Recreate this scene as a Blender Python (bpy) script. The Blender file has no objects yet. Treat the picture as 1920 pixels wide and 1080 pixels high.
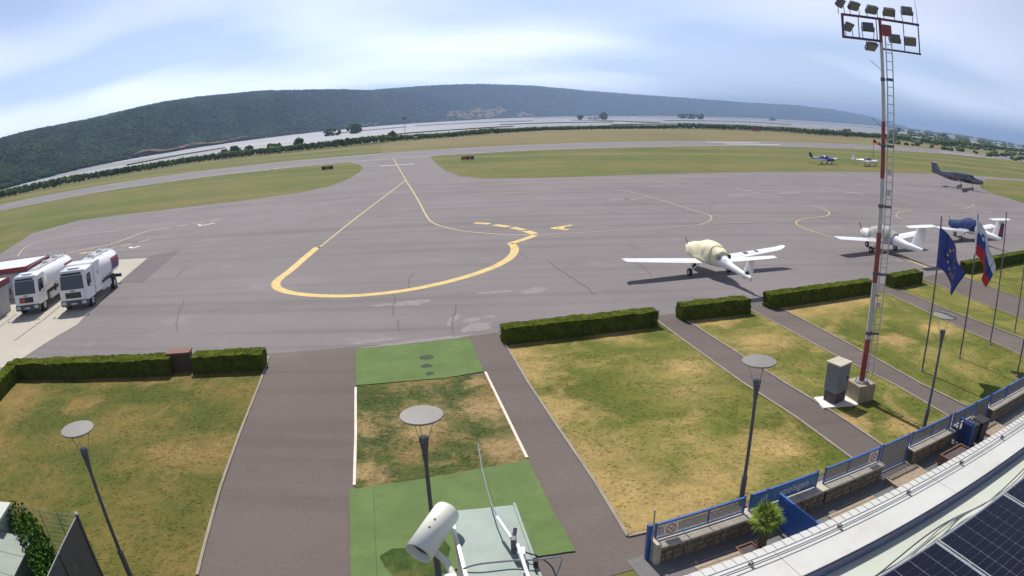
import bpy, bmesh, math, random
import numpy as np
from mathutils import Vector, Matrix, noise

R = math.radians
random.seed(7)
rng = np.random.default_rng(7)
sc = bpy.context.scene
C = sc.collection

# ------------------------------------------------------------------ camera
CAM_H = 10.0
cam = bpy.data.cameras.new('camera')
cam.type = 'PANO'
cam.panorama_type = 'FISHEYE_LENS_POLYNOMIAL'
cam.sensor_width = 36.0
cam.sensor_height = 20.25
cam.sensor_fit = 'HORIZONTAL'
cam.fisheye_fov = R(175)
cam.fisheye_polynomial_k0 = 0.0
cam.fisheye_polynomial_k1 = -4.34693930e-02
cam.fisheye_polynomial_k2 = -8.78312160e-05
cam.fisheye_polynomial_k3 = 1.32083007e-05
cam.fisheye_polynomial_k4 = -7.26389587e-07
cam.clip_start = 0.05
cam.clip_end = 60000
cam_ob = bpy.data.objects.new('camera', cam)
cam_ob.location = (0, 0, CAM_H)
cam_ob.rotation_euler = (R(74.8277), R(1.73758), R(-0.47111))
C.objects.link(cam_ob)
sc.camera = cam_ob

# ------------------------------------------------------------------ sky, sun, exposure
SUN_AZ, SUN_EL = -20.0, 54.0            # degrees clockwise from +Y, degrees above the horizon
world = bpy.data.worlds.new('World')
sc.world = world
world.use_nodes = True
wt = world.node_tree
wt.nodes.clear()
def wn(t, **kw):
    n = wt.nodes.new(t)
    for k, v in kw.items(): setattr(n, k, v)
    return n
w_out = wn('ShaderNodeOutputWorld'); w_bg = wn('ShaderNodeBackground')
w_sky = wn('ShaderNodeTexSky', sky_type='NISHITA', sun_disc=False, sun_elevation=R(SUN_EL), sun_rotation=R(SUN_AZ),
           altitude=20.0, air_density=1.0, dust_density=0.35, ozone_density=3.0)
w_bg.inputs['Strength'].default_value = 0.080
w_tc = wn('ShaderNodeTexCoord'); w_sep = wn('ShaderNodeSeparateXYZ')
wt.links.new(w_tc.outputs['Generated'], w_sep.inputs[0])
def wmath(op, a, b=None):
    n = wn('ShaderNodeMath', operation=op)
    for i, v in enumerate((a, b)):
        if v is None: continue
        if isinstance(v, (int, float)): n.inputs[i].default_value = v
        else: wt.links.new(v, n.inputs[i])
    return n.outputs[0]
den = wmath('ADD', wmath('MAXIMUM', w_sep.outputs['Z'], 0.0), 0.16)
w_cmb = wn('ShaderNodeCombineXYZ')
wt.links.new(wmath('DIVIDE', w_sep.outputs['X'], den), w_cmb.inputs[0])
wt.links.new(wmath('DIVIDE', w_sep.outputs['Y'], den), w_cmb.inputs[1])
w_map = wn('ShaderNodeMapping'); w_map.inputs['Rotation'].default_value = (0, 0, R(20)); w_map.inputs['Scale'].default_value = (0.75, 1.0, 1.0)
w_map.inputs['Location'].default_value = (12.25, -6.19, 0.0)
wt.links.new(w_cmb.outputs[0], w_map.inputs[0])
w_n1 = wn('ShaderNodeTexNoise'); w_n1.inputs['Scale'].default_value = 0.62; w_n1.inputs['Detail'].default_value = 3; w_n1.inputs['Roughness'].default_value = 0.38; w_n1.inputs['Distortion'].default_value = 0.25
wt.links.new(w_map.outputs[0], w_n1.inputs['Vector'])
w_ramp = wn('ShaderNodeValToRGB')
w_ramp.color_ramp.elements[0].position = 0.38; w_ramp.color_ramp.elements[0].color = (0.38, 0.38, 0.38, 1)
w_ramp.color_ramp.elements[1].position = 0.59; w_ramp.color_ramp.elements[1].color = (0.95, 0.95, 0.95, 1)
wt.links.new(w_n1.outputs['Fac'], w_ramp.inputs[0])
w_mix = wn('ShaderNodeMix', data_type='RGBA')
w_fade = wmath('MINIMUM', wmath('ADD', wmath('MULTIPLY', w_sep.outputs['Z'], 6.0), 0.7), 1.0)
wt.links.new(wmath('MULTIPLY', w_ramp.outputs[0], w_fade), w_mix.inputs['Factor'])
w_gain = wn('ShaderNodeMix', data_type='RGBA', blend_type='MULTIPLY'); w_gain.inputs['Factor'].default_value = 1.0
w_gain.inputs['B'].default_value = (0.78, 0.95, 1.20, 1)
wt.links.new(w_sky.outputs[0], w_gain.inputs['A'])
wt.links.new(w_gain.outputs['Result'], w_mix.inputs['A'])
w_bw = wn('ShaderNodeRGBToBW'); wt.links.new(w_sky.outputs[0], w_bw.inputs[0])
w_cl = wn('ShaderNodeMix', data_type='RGBA', blend_type='MULTIPLY'); w_cl.inputs['Factor'].default_value = 1.0
wt.links.new(w_bw.outputs[0], w_cl.inputs['A']); w_cl.inputs['B'].default_value = (2.25, 2.42, 2.95, 1)
wt.links.new(w_cl.outputs['Result'], w_mix.inputs['B'])
wt.links.new(w_mix.outputs['Result'], w_bg.inputs['Color'])
wt.links.new(w_bg.outputs[0], w_out.inputs['Surface'])

sun_d = bpy.data.lights.new('sun', 'SUN'); sun_d.energy = 5.0; sun_d.angle = R(0.53); sun_d.color = (1.0, 0.95, 0.87)
sun = bpy.data.objects.new('sun', sun_d); C.objects.link(sun)
sv = Vector((math.sin(R(SUN_AZ)) * math.cos(R(SUN_EL)), math.cos(R(SUN_AZ)) * math.cos(R(SUN_EL)), math.sin(R(SUN_EL))))
sun.rotation_euler = sv.to_track_quat('Z', 'Y').to_euler()
sun.location = (0, 0, 60)

vs = sc.view_settings
vs.view_transform = 'Standard'; vs.look = 'None'; vs.gamma = 1.0; vs.exposure = 0.12; vs.use_curve_mapping = False
sc.cycles.use_denoising = True
sc.cycles.max_bounces = 6
sc.cycles.volume_bounces = 1
sc.cycles.transparent_max_bounces = 12

# ------------------------------------------------------------------ materials
def lin(r, g, b):
    f = lambda c: (c / 12.92 if c <= 0.04045 else ((c + 0.055) / 1.055) ** 2.4)
    return (f(r / 255), f(g / 255), f(b / 255), 1)
def col(c): return tuple(c) + (1,) if len(c) == 3 else tuple(c)
def base_mat(name):
    m = bpy.data.materials.new(name); m.use_nodes = True
    nt = m.node_tree
    b = nt.nodes['Principled BSDF']
    tc = nt.nodes.new('ShaderNodeTexCoord')
    return m, nt, b, tc
def mapping(nt, vec, scale=(1, 1, 1), rot=0.0, loc=(0, 0, 0)):
    n = nt.nodes.new('ShaderNodeMapping'); n.inputs['Scale'].default_value = scale; n.inputs['Rotation'].default_value = (0, 0, rot); n.inputs['Location'].default_value = loc
    nt.links.new(vec, n.inputs[0]); return n.outputs[0]
def noise_tex(nt, vec, scale, detail=4, rough=0.55, dist=0.0):
    n = nt.nodes.new('ShaderNodeTexNoise'); n.inputs['Scale'].default_value = scale; n.inputs['Detail'].default_value = detail
    n.inputs['Roughness'].default_value = rough; n.inputs['Distortion'].default_value = dist
    nt.links.new(vec, n.inputs['Vector']); return n.outputs['Fac']
def ramp(nt, fac, stops):
    n = nt.nodes.new('ShaderNodeValToRGB'); cr = n.color_ramp
    while len(cr.elements) < len(stops): cr.elements.new(0.5)
    for e, (p, c) in zip(cr.elements, stops): e.position = p; e.color = col(c)
    nt.links.new(fac, n.inputs[0]); return n.outputs[0]
def mixc(nt, fac, a, b, mode='MIX'):
    n = nt.nodes.new('ShaderNodeMix'); n.data_type = 'RGBA'; n.blend_type = mode
    for sock, v in ((n.inputs['Factor'], fac), (n.inputs['A'], a), (n.inputs['B'], b)):
        if isinstance(v, (int, float)): sock.default_value = v
        elif isinstance(v, tuple): sock.default_value = col(v)
        else: nt.links.new(v, sock)
    return n.outputs['Result']
def bump(nt, b, h, strength, dist=0.02):
    n = nt.nodes.new('ShaderNodeBump'); n.inputs['Strength'].default_value = strength; n.inputs['Distance'].default_value = dist
    nt.links.new(h, n.inputs['Height']); nt.links.new(n.outputs[0], b.inputs['Normal'])
MATS = {}
def pm(name, c, rough=0.5, metal=0.0, var=0.12, scale=6.0, bmp=0.0, bscale=40.0, coat=0.0, spec=None, dirt=None):
    """painted / plain material with tone variation and fine relief"""
    if name in MATS: return MATS[name]
    m, nt, b, tc = base_mat(name)
    v = noise_tex(nt, tc.outputs['Object'], scale, 5, 0.6)
    c = col(c)
    dark = tuple(x * (1 - var) for x in c[:3]); lite = tuple(min(1, x * (1 + var)) for x in c[:3])
    o = ramp(nt, v, [(0.3, dark), (0.7, lite)])
    if dirt:
        d = noise_tex(nt, tc.outputs['Object'], scale * 2.7, 6, 0.7)
        f = ramp(nt, d, [(0.5, (0, 0, 0)), (0.75, (1, 1, 1))])
        o = mixc(nt, f, o, dirt)
    nt.links.new(o, b.inputs['Base Color'])
    b.inputs['Roughness'].default_value = rough; b.inputs['Metallic'].default_value = metal
    if coat: b.inputs['Coat Weight'].default_value = coat; b.inputs['Coat Roughness'].default_value = 0.08
    if spec is not None: b.inputs['Specular IOR Level'].default_value = spec
    if bmp: bump(nt, b, noise_tex(nt, tc.outputs['Object'], bscale, 4), bmp, 0.01)
    MATS[name] = m; return m

LANE = R(-15.5)      # the paving lanes run along the apron front
def asphalt(name, c, lanes=0.0, patch=0.0, var=0.1, LANE=R(-15.5)):
    m, nt, b, tc = base_mat(name)
    ob = tc.outputs['Object']
    o = ramp(nt, noise_tex(nt, ob, 0.09, 5, 0.6), [(0.3, tuple(x * (1 - var) for x in c)), (0.7, tuple(x * (1 + var) for x in c))])
    if lanes:
        mv = mapping(nt, ob, (0.035, 1.0, 1.0), LANE)
        l1 = noise_tex(nt, mv, 0.42, 4, 0.65, 0.1)
        o = mixc(nt, lanes, o, mixc(nt, 1.0, o, ramp(nt, l1, [(0.36, (0.55, 0.54, 0.55)), (0.47, (1.0, 1.0, 1.0)), (0.62, (1.14, 1.12, 1.13))]), 'MULTIPLY'))
        mv2 = mapping(nt, ob, (0.012, 1.0, 1.0), LANE + 0.04, (3, 1.7, 0))
        l2 = noise_tex(nt, mv2, 0.9, 3, 0.5, 0.05)
        o = mixc(nt, lanes * 0.85, o, mixc(nt, 1.0, o, ramp(nt, l2, [(0.34, (0.6, 0.59, 0.61)), (0.42, (1, 1, 1)), (0.6, (1.05, 1.05, 1.05))]), 'MULTIPLY'))
    if patch:
        p = noise_tex(nt, mapping(nt, ob, (0.6, 1.0, 1.0), LANE), 0.2, 6, 0.7, 0.6)
        o = mixc(nt, patch, o, mixc(nt, 1.0, o, ramp(nt, p, [(0.58, (1, 1, 1)), (0.70, (1.3, 1.28, 1.26))]), 'MULTIPLY'))
        s = noise_tex(nt, mapping(nt, ob, (0.5, 1.0, 1.0), LANE, (7, 3, 0)), 0.35, 5, 0.6, 0.3)
        o = mixc(nt, patch * 0.8, o, mixc(nt, 1.0, o, ramp(nt, s, [(0.24, (0.6, 0.6, 0.61)), (0.36, (1, 1, 1))]), 'MULTIPLY'))
    fine = noise_tex(nt, ob, 9.0, 6, 0.75)
    o = mixc(nt, 0.5, o, mixc(nt, 1.0, o, ramp(nt, fine, [(0.3, (0.75, 0.75, 0.75)), (0.7, (1.25, 1.25, 1.25))]), 'MULTIPLY'))
    nt.links.new(o, b.inputs['Base Color']); b.inputs['Roughness'].default_value = 0.9; b.inputs['Specular IOR Level'].default_value = 0.25
    bump(nt, b, noise_tex(nt, ob, 30, 5, 0.7), 0.25, 0.01)
    MATS[name] = m; return m

def grass(name, green, dry, bare, off=(0, 0, 0), bias=0.0, big=0.16, stripe=0.0, srot=0.0, fine=7.0, spots=()):
    m, nt, b, tc = base_mat(name)
    ob = mapping(nt, tc.outputs['Object'], (1, 1, 1), 0, off)
    n1 = noise_tex(nt, ob, big, 6, 0.62, 0.4)
    lo = 0.42 + bias; hi = 0.55 + bias
    o = ramp(nt, n1, [(lo - 0.12, tuple(x * 0.8 for x in green)), (lo, green), ((lo + hi) / 2, tuple((a + d) / 2 for a, d in zip(green, dry))), (hi, dry), (hi + 0.14, bare)])
    n2 = noise_tex(nt, ob, big * 7, 5, 0.7, 0.5)
    o = mixc(nt, 0.65, o, mixc(nt, 1.0, o, ramp(nt, n2, [(0.30, (0.6, 0.78, 0.55)), (0.5, (1, 1, 1)), (0.70, (1.34, 1.12, 1.15))]), 'MULTIPLY'))
    n4 = noise_tex(nt, mapping(nt, ob, (1, 1, 1), 0.6, (31, 8, 2)), big * 2.6, 4, 0.65, 0.8)
    o = mixc(nt, ramp(nt, n4, [(0.54, (0, 0, 0)), (0.74, (0.65, 0.65, 0.65))]), o, bare)
    o = mixc(nt, ramp(nt, n4, [(0.28, (0.5, 0.5, 0.5)), (0.42, (0, 0, 0))]), o, tuple(x * 0.85 for x in green))
    if spots:
        jit = nt.nodes.new('ShaderNodeTexNoise'); jit.inputs['Scale'].default_value = 0.9; jit.inputs['Detail'].default_value = 5; jit.inputs['Roughness'].default_value = 0.7
        nt.links.new(tc.outputs['Object'], jit.inputs['Vector'])
        jv = nt.nodes.new('ShaderNodeVectorMath'); jv.operation = 'MULTIPLY_ADD'; jv.inputs[1].default_value = (3.2, 3.2, 0); nt.links.new(jit.outputs['Color'], jv.inputs[0])
        nt.links.new(tc.outputs['Object'], jv.inputs[2])
        acc = None
        for (sx_, sy_, sr_) in spots:
            dn = nt.nodes.new('ShaderNodeVectorMath'); dn.operation = 'DISTANCE'; nt.links.new(jv.outputs[0], dn.inputs[0]); dn.inputs[1].default_value = (sx_ + 1.6, sy_ + 1.6, 0)
            mr = nt.nodes.new('ShaderNodeMapRange'); mr.inputs['From Min'].default_value = sr_ * 1.65; mr.inputs['From Max'].default_value = sr_ * 0.4; mr.inputs['To Max'].default_value = 0.85
            nt.links.new(dn.outputs['Value'], mr.inputs['Value'])
            if acc is None: acc = mr.outputs[0]
            else:
                mx = nt.nodes.new('ShaderNodeMath'); mx.operation = 'MAXIMUM'; nt.links.new(acc, mx.inputs[0]); nt.links.new(mr.outputs[0], mx.inputs[1]); acc = mx.outputs[0]
        o = mixc(nt, acc, o, mixc(nt, 0.8, bare, ramp(nt, n2, [(0.3, tuple(x * 0.7 for x in bare)), (0.7, tuple(min(1, x * 1.25) for x in bare))])))
    if stripe:
        s = noise_tex(nt, mapping(nt, tc.outputs['Object'], (0.012, 1.0, 1.0), srot, off), 0.06, 3, 0.5, 0.25)
        o = mixc(nt, stripe, o, ramp(nt, s, [(0.36, tuple(x * 0.85 for x in green)), (0.46, green), (0.54, dry), (0.64, bare)]))
    n3 = noise_tex(nt, ob, fine, 6, 0.8)
    o = mixc(nt, 0.8, o, mixc(nt, 1.0, o, ramp(nt, n3, [(0.28, (0.5, 0.56, 0.5)), (0.5, (1, 1, 1)), (0.72, (1.35, 1.3, 1.3))]), 'MULTIPLY'))
    nt.links.new(o, b.inputs['Base Color']); b.inputs['Roughness'].default_value = 0.95; b.inputs['Specular IOR Level'].default_value = 0.15
    bump(nt, b, noise_tex(nt, ob, fine * 3, 6, 0.8), 0.6, 0.05)
    MATS[name] = m; return m

GREEN = (0.118, 0.132, 0.024); DRY = (0.215, 0.188, 0.054); BARE = (0.39, 0.272, 0.108)
FGREEN = (0.092, 0.120, 0.026); FDRY = (0.155, 0.138, 0.046); FBARE = (0.19, 0.150, 0.064)
g_far = grass('airfield_grass', FGREEN, FDRY, FBARE, bias=-0.02, big=0.035, stripe=0.5, srot=R(-18), fine=1.6)
g_left = grass('lawn_grass_a', (0.084, 0.098, 0.018), (0.142, 0.120, 0.030), (0.24, 0.163, 0.055), (11, 5, 0), bias=0.02, big=0.17, spots=[(-12.51, 25.44, 0)[:2] + (1.1,), (-18.43, 23.6, 0)[:2] + (1.3,), (-15.77, 23.91, 0)[:2] + (1.0,), (-9.96, 17.23, 0)[:2] + (1.2,), (-11.23, 16.77, 0)[:2] + (0.9,), (-22.63, 20.55, 0)[:2] + (1.6,), (-18.19, 20.34, 0)[:2] + (0.8,)])
g_mid = grass('lawn_grass_b', (0.07, 0.09, 0.024), (0.22, 0.155, 0.06), (0.34, 0.235, 0.11), (3, 17, 0), bias=0.06, big=0.3, spots=[(-0.12, 17.94, 0)[:2] + (0.9,), (-0.79, 20.81, 0)[:2] + (0.9,), (-5.04, 19.49, 0)[:2] + (0.6,), (-4.51, 16.33, 0)[:2] + (0.6,), (-3.05, 19.86, 0)[:2] + (0.8,), (-1.55, 22.99, 0)[:2] + (0.5,)])
g_big = grass('lawn_grass_c', GREEN, DRY, BARE, (25, 2, 0), bias=0.05, big=0.15, spots=[(-0.2, 26.35, 0)[:2] + (1.2,), (0.42, 23.9, 0)[:2] + (1.0,), (1.35, 20.43, 0)[:2] + (1.0,), (1.88, 17.37, 0)[:2] + (1.4,), (2.58, 14.9, 0)[:2] + (1.7,), (3.29, 13.9, 0)[:2] + (1.8,), (4.56, 14.35, 0)[:2] + (1.2,), (5.76, 15.27, 0)[:2] + (1.0,), (4.63, 28.3, 0)[:2] + (1.0,), (8.09, 16.94, 0)[:2] + (0.9,), (7, 23.71, 0)[:2] + (0.8,)])
g_r1 = grass('lawn_grass_d', GREEN, DRY, BARE, (40, 31, 0), bias=0.03, big=0.2, spots=[(9.99, 29.63, 0)[:2] + (1.0,), (11.29, 26.28, 0)[:2] + (1.3,), (13.26, 17.02, 0)[:2] + (0.7,), (11.63, 17.9, 0)[:2] + (0.6,)])
g_r2 = grass('lawn_grass_e', GREEN, DRY, BARE, (60, 9, 0), bias=0.04, big=0.16, spots=[(16.9, 31.29, 0)[:2] + (1.6,), (19.56, 32.2, 0)[:2] + (1.4,), (21.65, 25.99, 0)[:2] + (1.0,), (18.1, 25.06, 0)[:2] + (0.8,)])
m_apron = asphalt('apron_asphalt', (0.177, 0.157, 0.157), lanes=0.28, patch=0.9)
m_fore = asphalt('path_asphalt', (0.124, 0.101, 0.091), lanes=0.22, patch=0.5, var=0.14, LANE=R(-102))
m_patch = asphalt('patch_asphalt', (0.138, 0.122, 0.124), lanes=0.2)
m_runway = asphalt('runway_asphalt', (0.175, 0.160, 0.168), lanes=0.4, var=0.12)
m_conc = asphalt('pad_concrete', (0.41, 0.375, 0.315), patch=0.4, var=0.08)
m_terr = asphalt('terrace_paving', (0.15, 0.145, 0.145), var=0.15)
m_yellow = pm('yellow_paint', (0.58, 0.42, 0.14), 0.8, var=0.2, scale=1.3, dirt=(0.36, 0.29, 0.16))
m_yel_old = pm('worn_yellow_paint', (0.34, 0.28, 0.19), 0.8, var=0.2, scale=0.8, dirt=(0.22, 0.19, 0.18))
m_yel_mid = pm('faded_yellow_paint', (0.44, 0.34, 0.17), 0.8, var=0.2, scale=0.6, dirt=(0.27, 0.23, 0.18))
m_wpaint = pm('white_paint', (0.62, 0.60, 0.57), 0.7, var=0.12, scale=0.7)
m_crack = pm('crack_tar', (0.085, 0.078, 0.08), 0.9)
m_kerb = pm('kerb_stone', (0.25, 0.215, 0.17), 0.85, var=0.2, scale=2.0, bmp=0.3)
m_kerbw = pm('white_kerb', (0.62, 0.55, 0.46), 0.8, var=0.15, scale=2.0, bmp=0.2)
m_turf = pm('turf_mat_green', (0.118, 0.172, 0.062), 0.95, var=0.13, scale=0.9, dirt=(0.105, 0.14, 0.055), bmp=0.5, bscale=90, spec=0.1)
m_white = pm('white_gelcoat', (0.80, 0.80, 0.80), 0.22, var=0.03, scale=1.5, coat=0.4)
m_offw = pm('white_metal', (0.62, 0.62, 0.60), 0.4, var=0.08, scale=2.0)
m_black = pm('black_rubber', (0.022, 0.022, 0.024), 0.75)
m_dglass = pm('dark_glass', (0.022, 0.026, 0.034), 0.06, var=0.05, spec=0.8)
m_steel = pm('galvanised_steel', (0.36, 0.37, 0.38), 0.45, 0.6, var=0.12, scale=8)
m_dsteel = pm('grey_post_paint', (0.10, 0.105, 0.125), 0.5, 0.2, var=0.1)
m_disc = pm('lamp_disc_grey', (0.185, 0.175, 0.158), 0.6, var=0.08)
m_mred = pm('mast_red_paint', (0.25, 0.055, 0.052), 0.55, var=0.15, scale=4)
m_mwhite = pm('mast_white_paint', (0.47, 0.46, 0.455), 0.5, var=0.12, scale=4)
m_lmet = pm('lamp_housing', (0.13, 0.14, 0.145), 0.45, 0.3)
m_blue = pm('fence_blue_paint', (0.035, 0.105, 0.34), 0.4, var=0.12)
m_ban = pm('banner_blue', (0.075, 0.18, 0.36), 0.6, var=0.12, scale=2.5)
m_wire = pm('fence_wire_grey', (0.20, 0.205, 0.22), 0.5, 0.3)
m_stone = pm('wall_stone', (0.19, 0.16, 0.12), 0.9, var=0.35, scale=5, bmp=0.7, bscale=18, dirt=(0.12, 0.10, 0.08))
m_cap = pm('wall_cap_stone', (0.44, 0.40, 0.33), 0.85, var=0.15, scale=4, bmp=0.3)
m_wood = pm('weathered_timber', (0.30, 0.235, 0.165), 0.8, var=0.25, scale=9, bmp=0.3)
m_brown = pm('terracotta_brown', (0.17, 0.08, 0.05), 0.8, var=0.2)
m_roofw = pm('roof_white_sheet', (0.50, 0.50, 0.475), 0.6, var=0.06, scale=1.2, dirt=(0.43, 0.41, 0.35))
m_roofg = pm('roof_pale_green', (0.46, 0.49, 0.42), 0.55, var=0.08, scale=1.6, dirt=(0.50, 0.44, 0.32))
m_shade_blue = pm('parapet_shade_blue', (0.16, 0.17, 0.28), 0.4, 0.2)  # navy shade below the parapet, put into the colour
m_cell = pm('solar_cell', (0.006, 0.006, 0.018), 0.18, var=0.2, spec=0.25)
m_back = pm('solar_backsheet', (0.42, 0.43, 0.46), 0.35)
m_alu = pm('aluminium', (0.60, 0.61, 0.62), 0.35, 0.7)
m_capg = pm('weathered_zinc_sheet', (0.21, 0.27, 0.24), 0.55, 0.0, var=0.12, scale=7, dirt=(0.25, 0.25, 0.18), bmp=0.15)
m_camw = pm('camera_cream', (0.74, 0.73, 0.64), 0.35, var=0.04)
m_cable = pm('black_cable', (0.03, 0.03, 0.035), 0.5)
m_gcable = pm('grey_cable', (0.22, 0.23, 0.25), 0.45)
m_red = pm('red_livery', (0.28, 0.026, 0.04), 0.35, var=0.06)
m_grey = pm('cabinet_grey', (0.19, 0.20, 0.22), 0.5, var=0.08)
m_dgrey = pm('dark_plinth', (0.075, 0.062, 0.06), 0.8, var=0.2)
m_wslab = pm('white_slab', (0.70, 0.66, 0.60), 0.8, var=0.06, scale=3)
m_concb = pm('concrete_block', (0.30, 0.255, 0.19), 0.9, var=0.25, scale=3, bmp=0.4)
m_wall = pm('grey_wall', (0.46, 0.46, 0.47), 0.7, var=0.06, scale=1.5)
m_darkp = pm('anthracite_sheet', (0.085, 0.092, 0.112), 0.45, 0.2, var=0.08)
m_shed = pm('shed_green_grey', (0.24, 0.27, 0.23), 0.7, var=0.12, scale=3)
m_trunk = pm('bark', (0.10, 0.075, 0.05), 0.95, var=0.3, scale=10, bmp=0.8)
m_bronze = pm('bronze_planter', (0.10, 0.06, 0.045), 0.8, var=0.2)

def leaf_mat(name, c1, c2, scale=3.0, trans=0.0, rough=0.7):
    m, nt, b, tc = base_mat(name)
    at = nt.nodes.new('ShaderNodeAttribute'); at.attribute_name = 'tone'
    n = noise_tex(nt, tc.outputs['Object'], scale, 4, 0.7)
    o = ramp(nt, n, [(0.3, c1), (0.7, c2)])
    o = mixc(nt, 1.0, o, at.outputs['Color'], 'MULTIPLY')
    nt.links.new(o, b.inputs['Base Color']); b.inputs['Roughness'].default_value = 1.0; b.inputs['Specular IOR Level'].default_value = 0.0
    MATS[name] = m; return m
m_forest = leaf_mat('forest_leaves', (0.022, 0.038, 0.020), (0.043, 0.064, 0.028), 0.012)
m_reed = leaf_mat('reed_leaves', (0.065, 0.105, 0.030), (0.145, 0.185, 0.060), 0.05)
m_hedge = leaf_mat('hedge_leaves', (0.052, 0.071, 0.011), (0.105, 0.124, 0.020), 2.0)
m_bush = leaf_mat('bush_leaves', (0.045, 0.075, 0.030), (0.095, 0.130, 0.050), 0.4)
m_ivy = leaf_mat('ivy_leaves', (0.025, 0.065, 0.012), (0.075, 0.150, 0.025), 3.0)
m_palm = leaf_mat('palm_leaves', (0.13, 0.20, 0.03), (0.22, 0.28, 0.07), 4.0)

# ------------------------------------------------------------------ mesh helpers
class MB:
    def __init__(s): s.v = []; s.f = []; s.m = []; s.cur = 0
    def add(s, vs_, fs_):
        o = len(s.v); s.v.extend([tuple(p) for p in vs_])
        for f in fs_: s.f.append(tuple(i + o for i in f)); s.m.append(s.cur)
        return s
    def box(s, x0, x1, y0, y1, z0, z1):
        return s.add([(x0, y0, z0), (x1, y0, z0), (x1, y1, z0), (x0, y1, z0), (x0, y0, z1), (x1, y0, z1), (x1, y1, z1), (x0, y1, z1)],
                     [(3, 2, 1, 0), (4, 5, 6, 7), (0, 1, 5, 4), (1, 2, 6, 5), (2, 3, 7, 6), (3, 0, 4, 7)])
    def rbox(s, x0, x1, y0, y1, z0, z1, r=0.05, seg=2):
        bm = bmesh.new(); bmesh.ops.create_cube(bm, size=1)
        for v in bm.verts: v.co = Vector(((x0 + x1) / 2 + v.co.x * (x1 - x0), (y0 + y1) / 2 + v.co.y * (y1 - y0), (z0 + z1) / 2 + v.co.z * (z1 - z0)))
        bmesh.ops.bevel(bm, geom=bm.edges[:], offset=r, segments=seg, affect='EDGES', profile=0.5)
        bm.verts.index_update()
        s.add([v.co[:] for v in bm.verts], [[v.index for v in f.verts] for f in bm.faces]); bm.free(); return s
    def hexa(s, p):
        return s.add(p, [(3, 2, 1, 0), (4, 5, 6, 7), (0, 1, 5, 4), (1, 2, 6, 5), (2, 3, 7, 6), (3, 0, 4, 7)])
    def cyl(s, p0, p1, r0, r1=None, n=12, cap=True):
        r1 = r0 if r1 is None else r1
        p0 = Vector(p0); p1 = Vector(p1); d = (p1 - p0).normalized()
        a = d.orthogonal().normalized(); b = d.cross(a)
        vs_ = []
        for p, r in ((p0, r0), (p1, r1)):
            for i in range(n):
                t = 2 * math.pi * i / n; vs_.append(p + a * (math.cos(t) * r) + b * (math.sin(t) * r))
        fs_ = [(i, (i + 1) % n, n + (i + 1) % n, n + i) for i in range(n)]
        if cap: fs_ += [tuple(range(n - 1, -1, -1)), tuple(range(n, 2 * n))]
        return s.add(vs_, fs_)
    def tube(s, pts, r, n=6):
        for a, b in zip(pts[:-1], pts[1:]): s.cyl(a, b, r, n=n)
        return s
    def loft(s, rings, cap0=True, cap1=True):
        n = len(rings[0]); o = []
        vs_ = [p for rg in rings for p in rg]
        fs_ = []
        for k in range(len(rings) - 1):
            for i in range(n):
                fs_.append((k * n + i, k * n + (i + 1) % n, (k + 1) * n + (i + 1) % n, (k + 1) * n + i))
        if cap0: fs_.append(tuple(range(n - 1, -1, -1)))
        if cap1: fs_.append(tuple(range((len(rings) - 1) * n, len(rings) * n)))
        return s.add(vs_, fs_)
    def prism(s, poly, z0, z1):
        n = len(poly)
        return s.add([(x, y, z0) for x, y in poly] + [(x, y, z1) for x, y in poly],
                     [tuple(range(n - 1, -1, -1)), tuple(range(n, 2 * n))] + [(i, (i + 1) % n, n + (i + 1) % n, n + i) for i in range(n)])
    def build(s, name, mat, parent=None, smooth=False):
        me = bpy.data.meshes.new(name); me.from_pydata(s.v, [], s.f)
        for m in (mat if isinstance(mat, (list, tuple)) else [mat]): me.materials.append(m)
        if isinstance(mat, (list, tuple)): me.polygons.foreach_set('material_index', s.m)
        bm = bmesh.new(); bm.from_mesh(me); bmesh.ops.recalc_face_normals(bm, faces=bm.faces[:]); bm.to_mesh(me); bm.free()
        if smooth:
            me.polygons.foreach_set('use_smooth', [True] * len(me.polygons)); me.set_sharp_from_angle(angle=R(38))
        me.update()
        o = bpy.data.objects.new(name, me); C.objects.link(o)
        if parent: o.parent = parent
        return o
def tag(o, label=None, cat=None, group=None, kind=None):
    if label: o['label'] = label
    if cat: o['category'] = cat
    if group: o['group'] = group
    if kind: o['kind'] = kind
    return o
def thing(name, loc, az, label, cat, group=None):
    o = bpy.data.objects.new(name, None); C.objects.link(o)
    o.location = (loc[0], loc[1], loc[2] if len(loc) > 2 else 0.0); o.rotation_euler = (0, 0, R(-az)); o.empty_display_size = 0.3
    return tag(o, label, cat, group)
def share(o, parent=None, loc=None, rz=None):
    c = o.copy(); C.objects.link(c)
    if parent is not None: c.parent = parent
    if loc is not None: c.location = loc
    if rz is not None: c.rotation_euler = (0, 0, rz)
    return c
def sheet(name, poly, z, mat, kind='structure', parent=None, step=None):
    """flat polygon facing up; ear-clipped by bmesh"""
    me = bpy.data.meshes.new(name); bm = bmesh.new()
    vs_ = [bm.verts.new((p[0], p[1], z)) for p in poly]
    f = bm.faces.new(vs_); f.normal_update()
    if f.normal.z < 0: f.normal_flip()
    bmesh.ops.triangulate(bm, faces=[f]); bm.to_mesh(me); bm.free(); me.materials.append(mat)
    o = bpy.data.objects.new(name, me); C.objects.link(o)
    if parent: o.parent = parent
    elif kind: o['kind'] = kind
    return o
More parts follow.
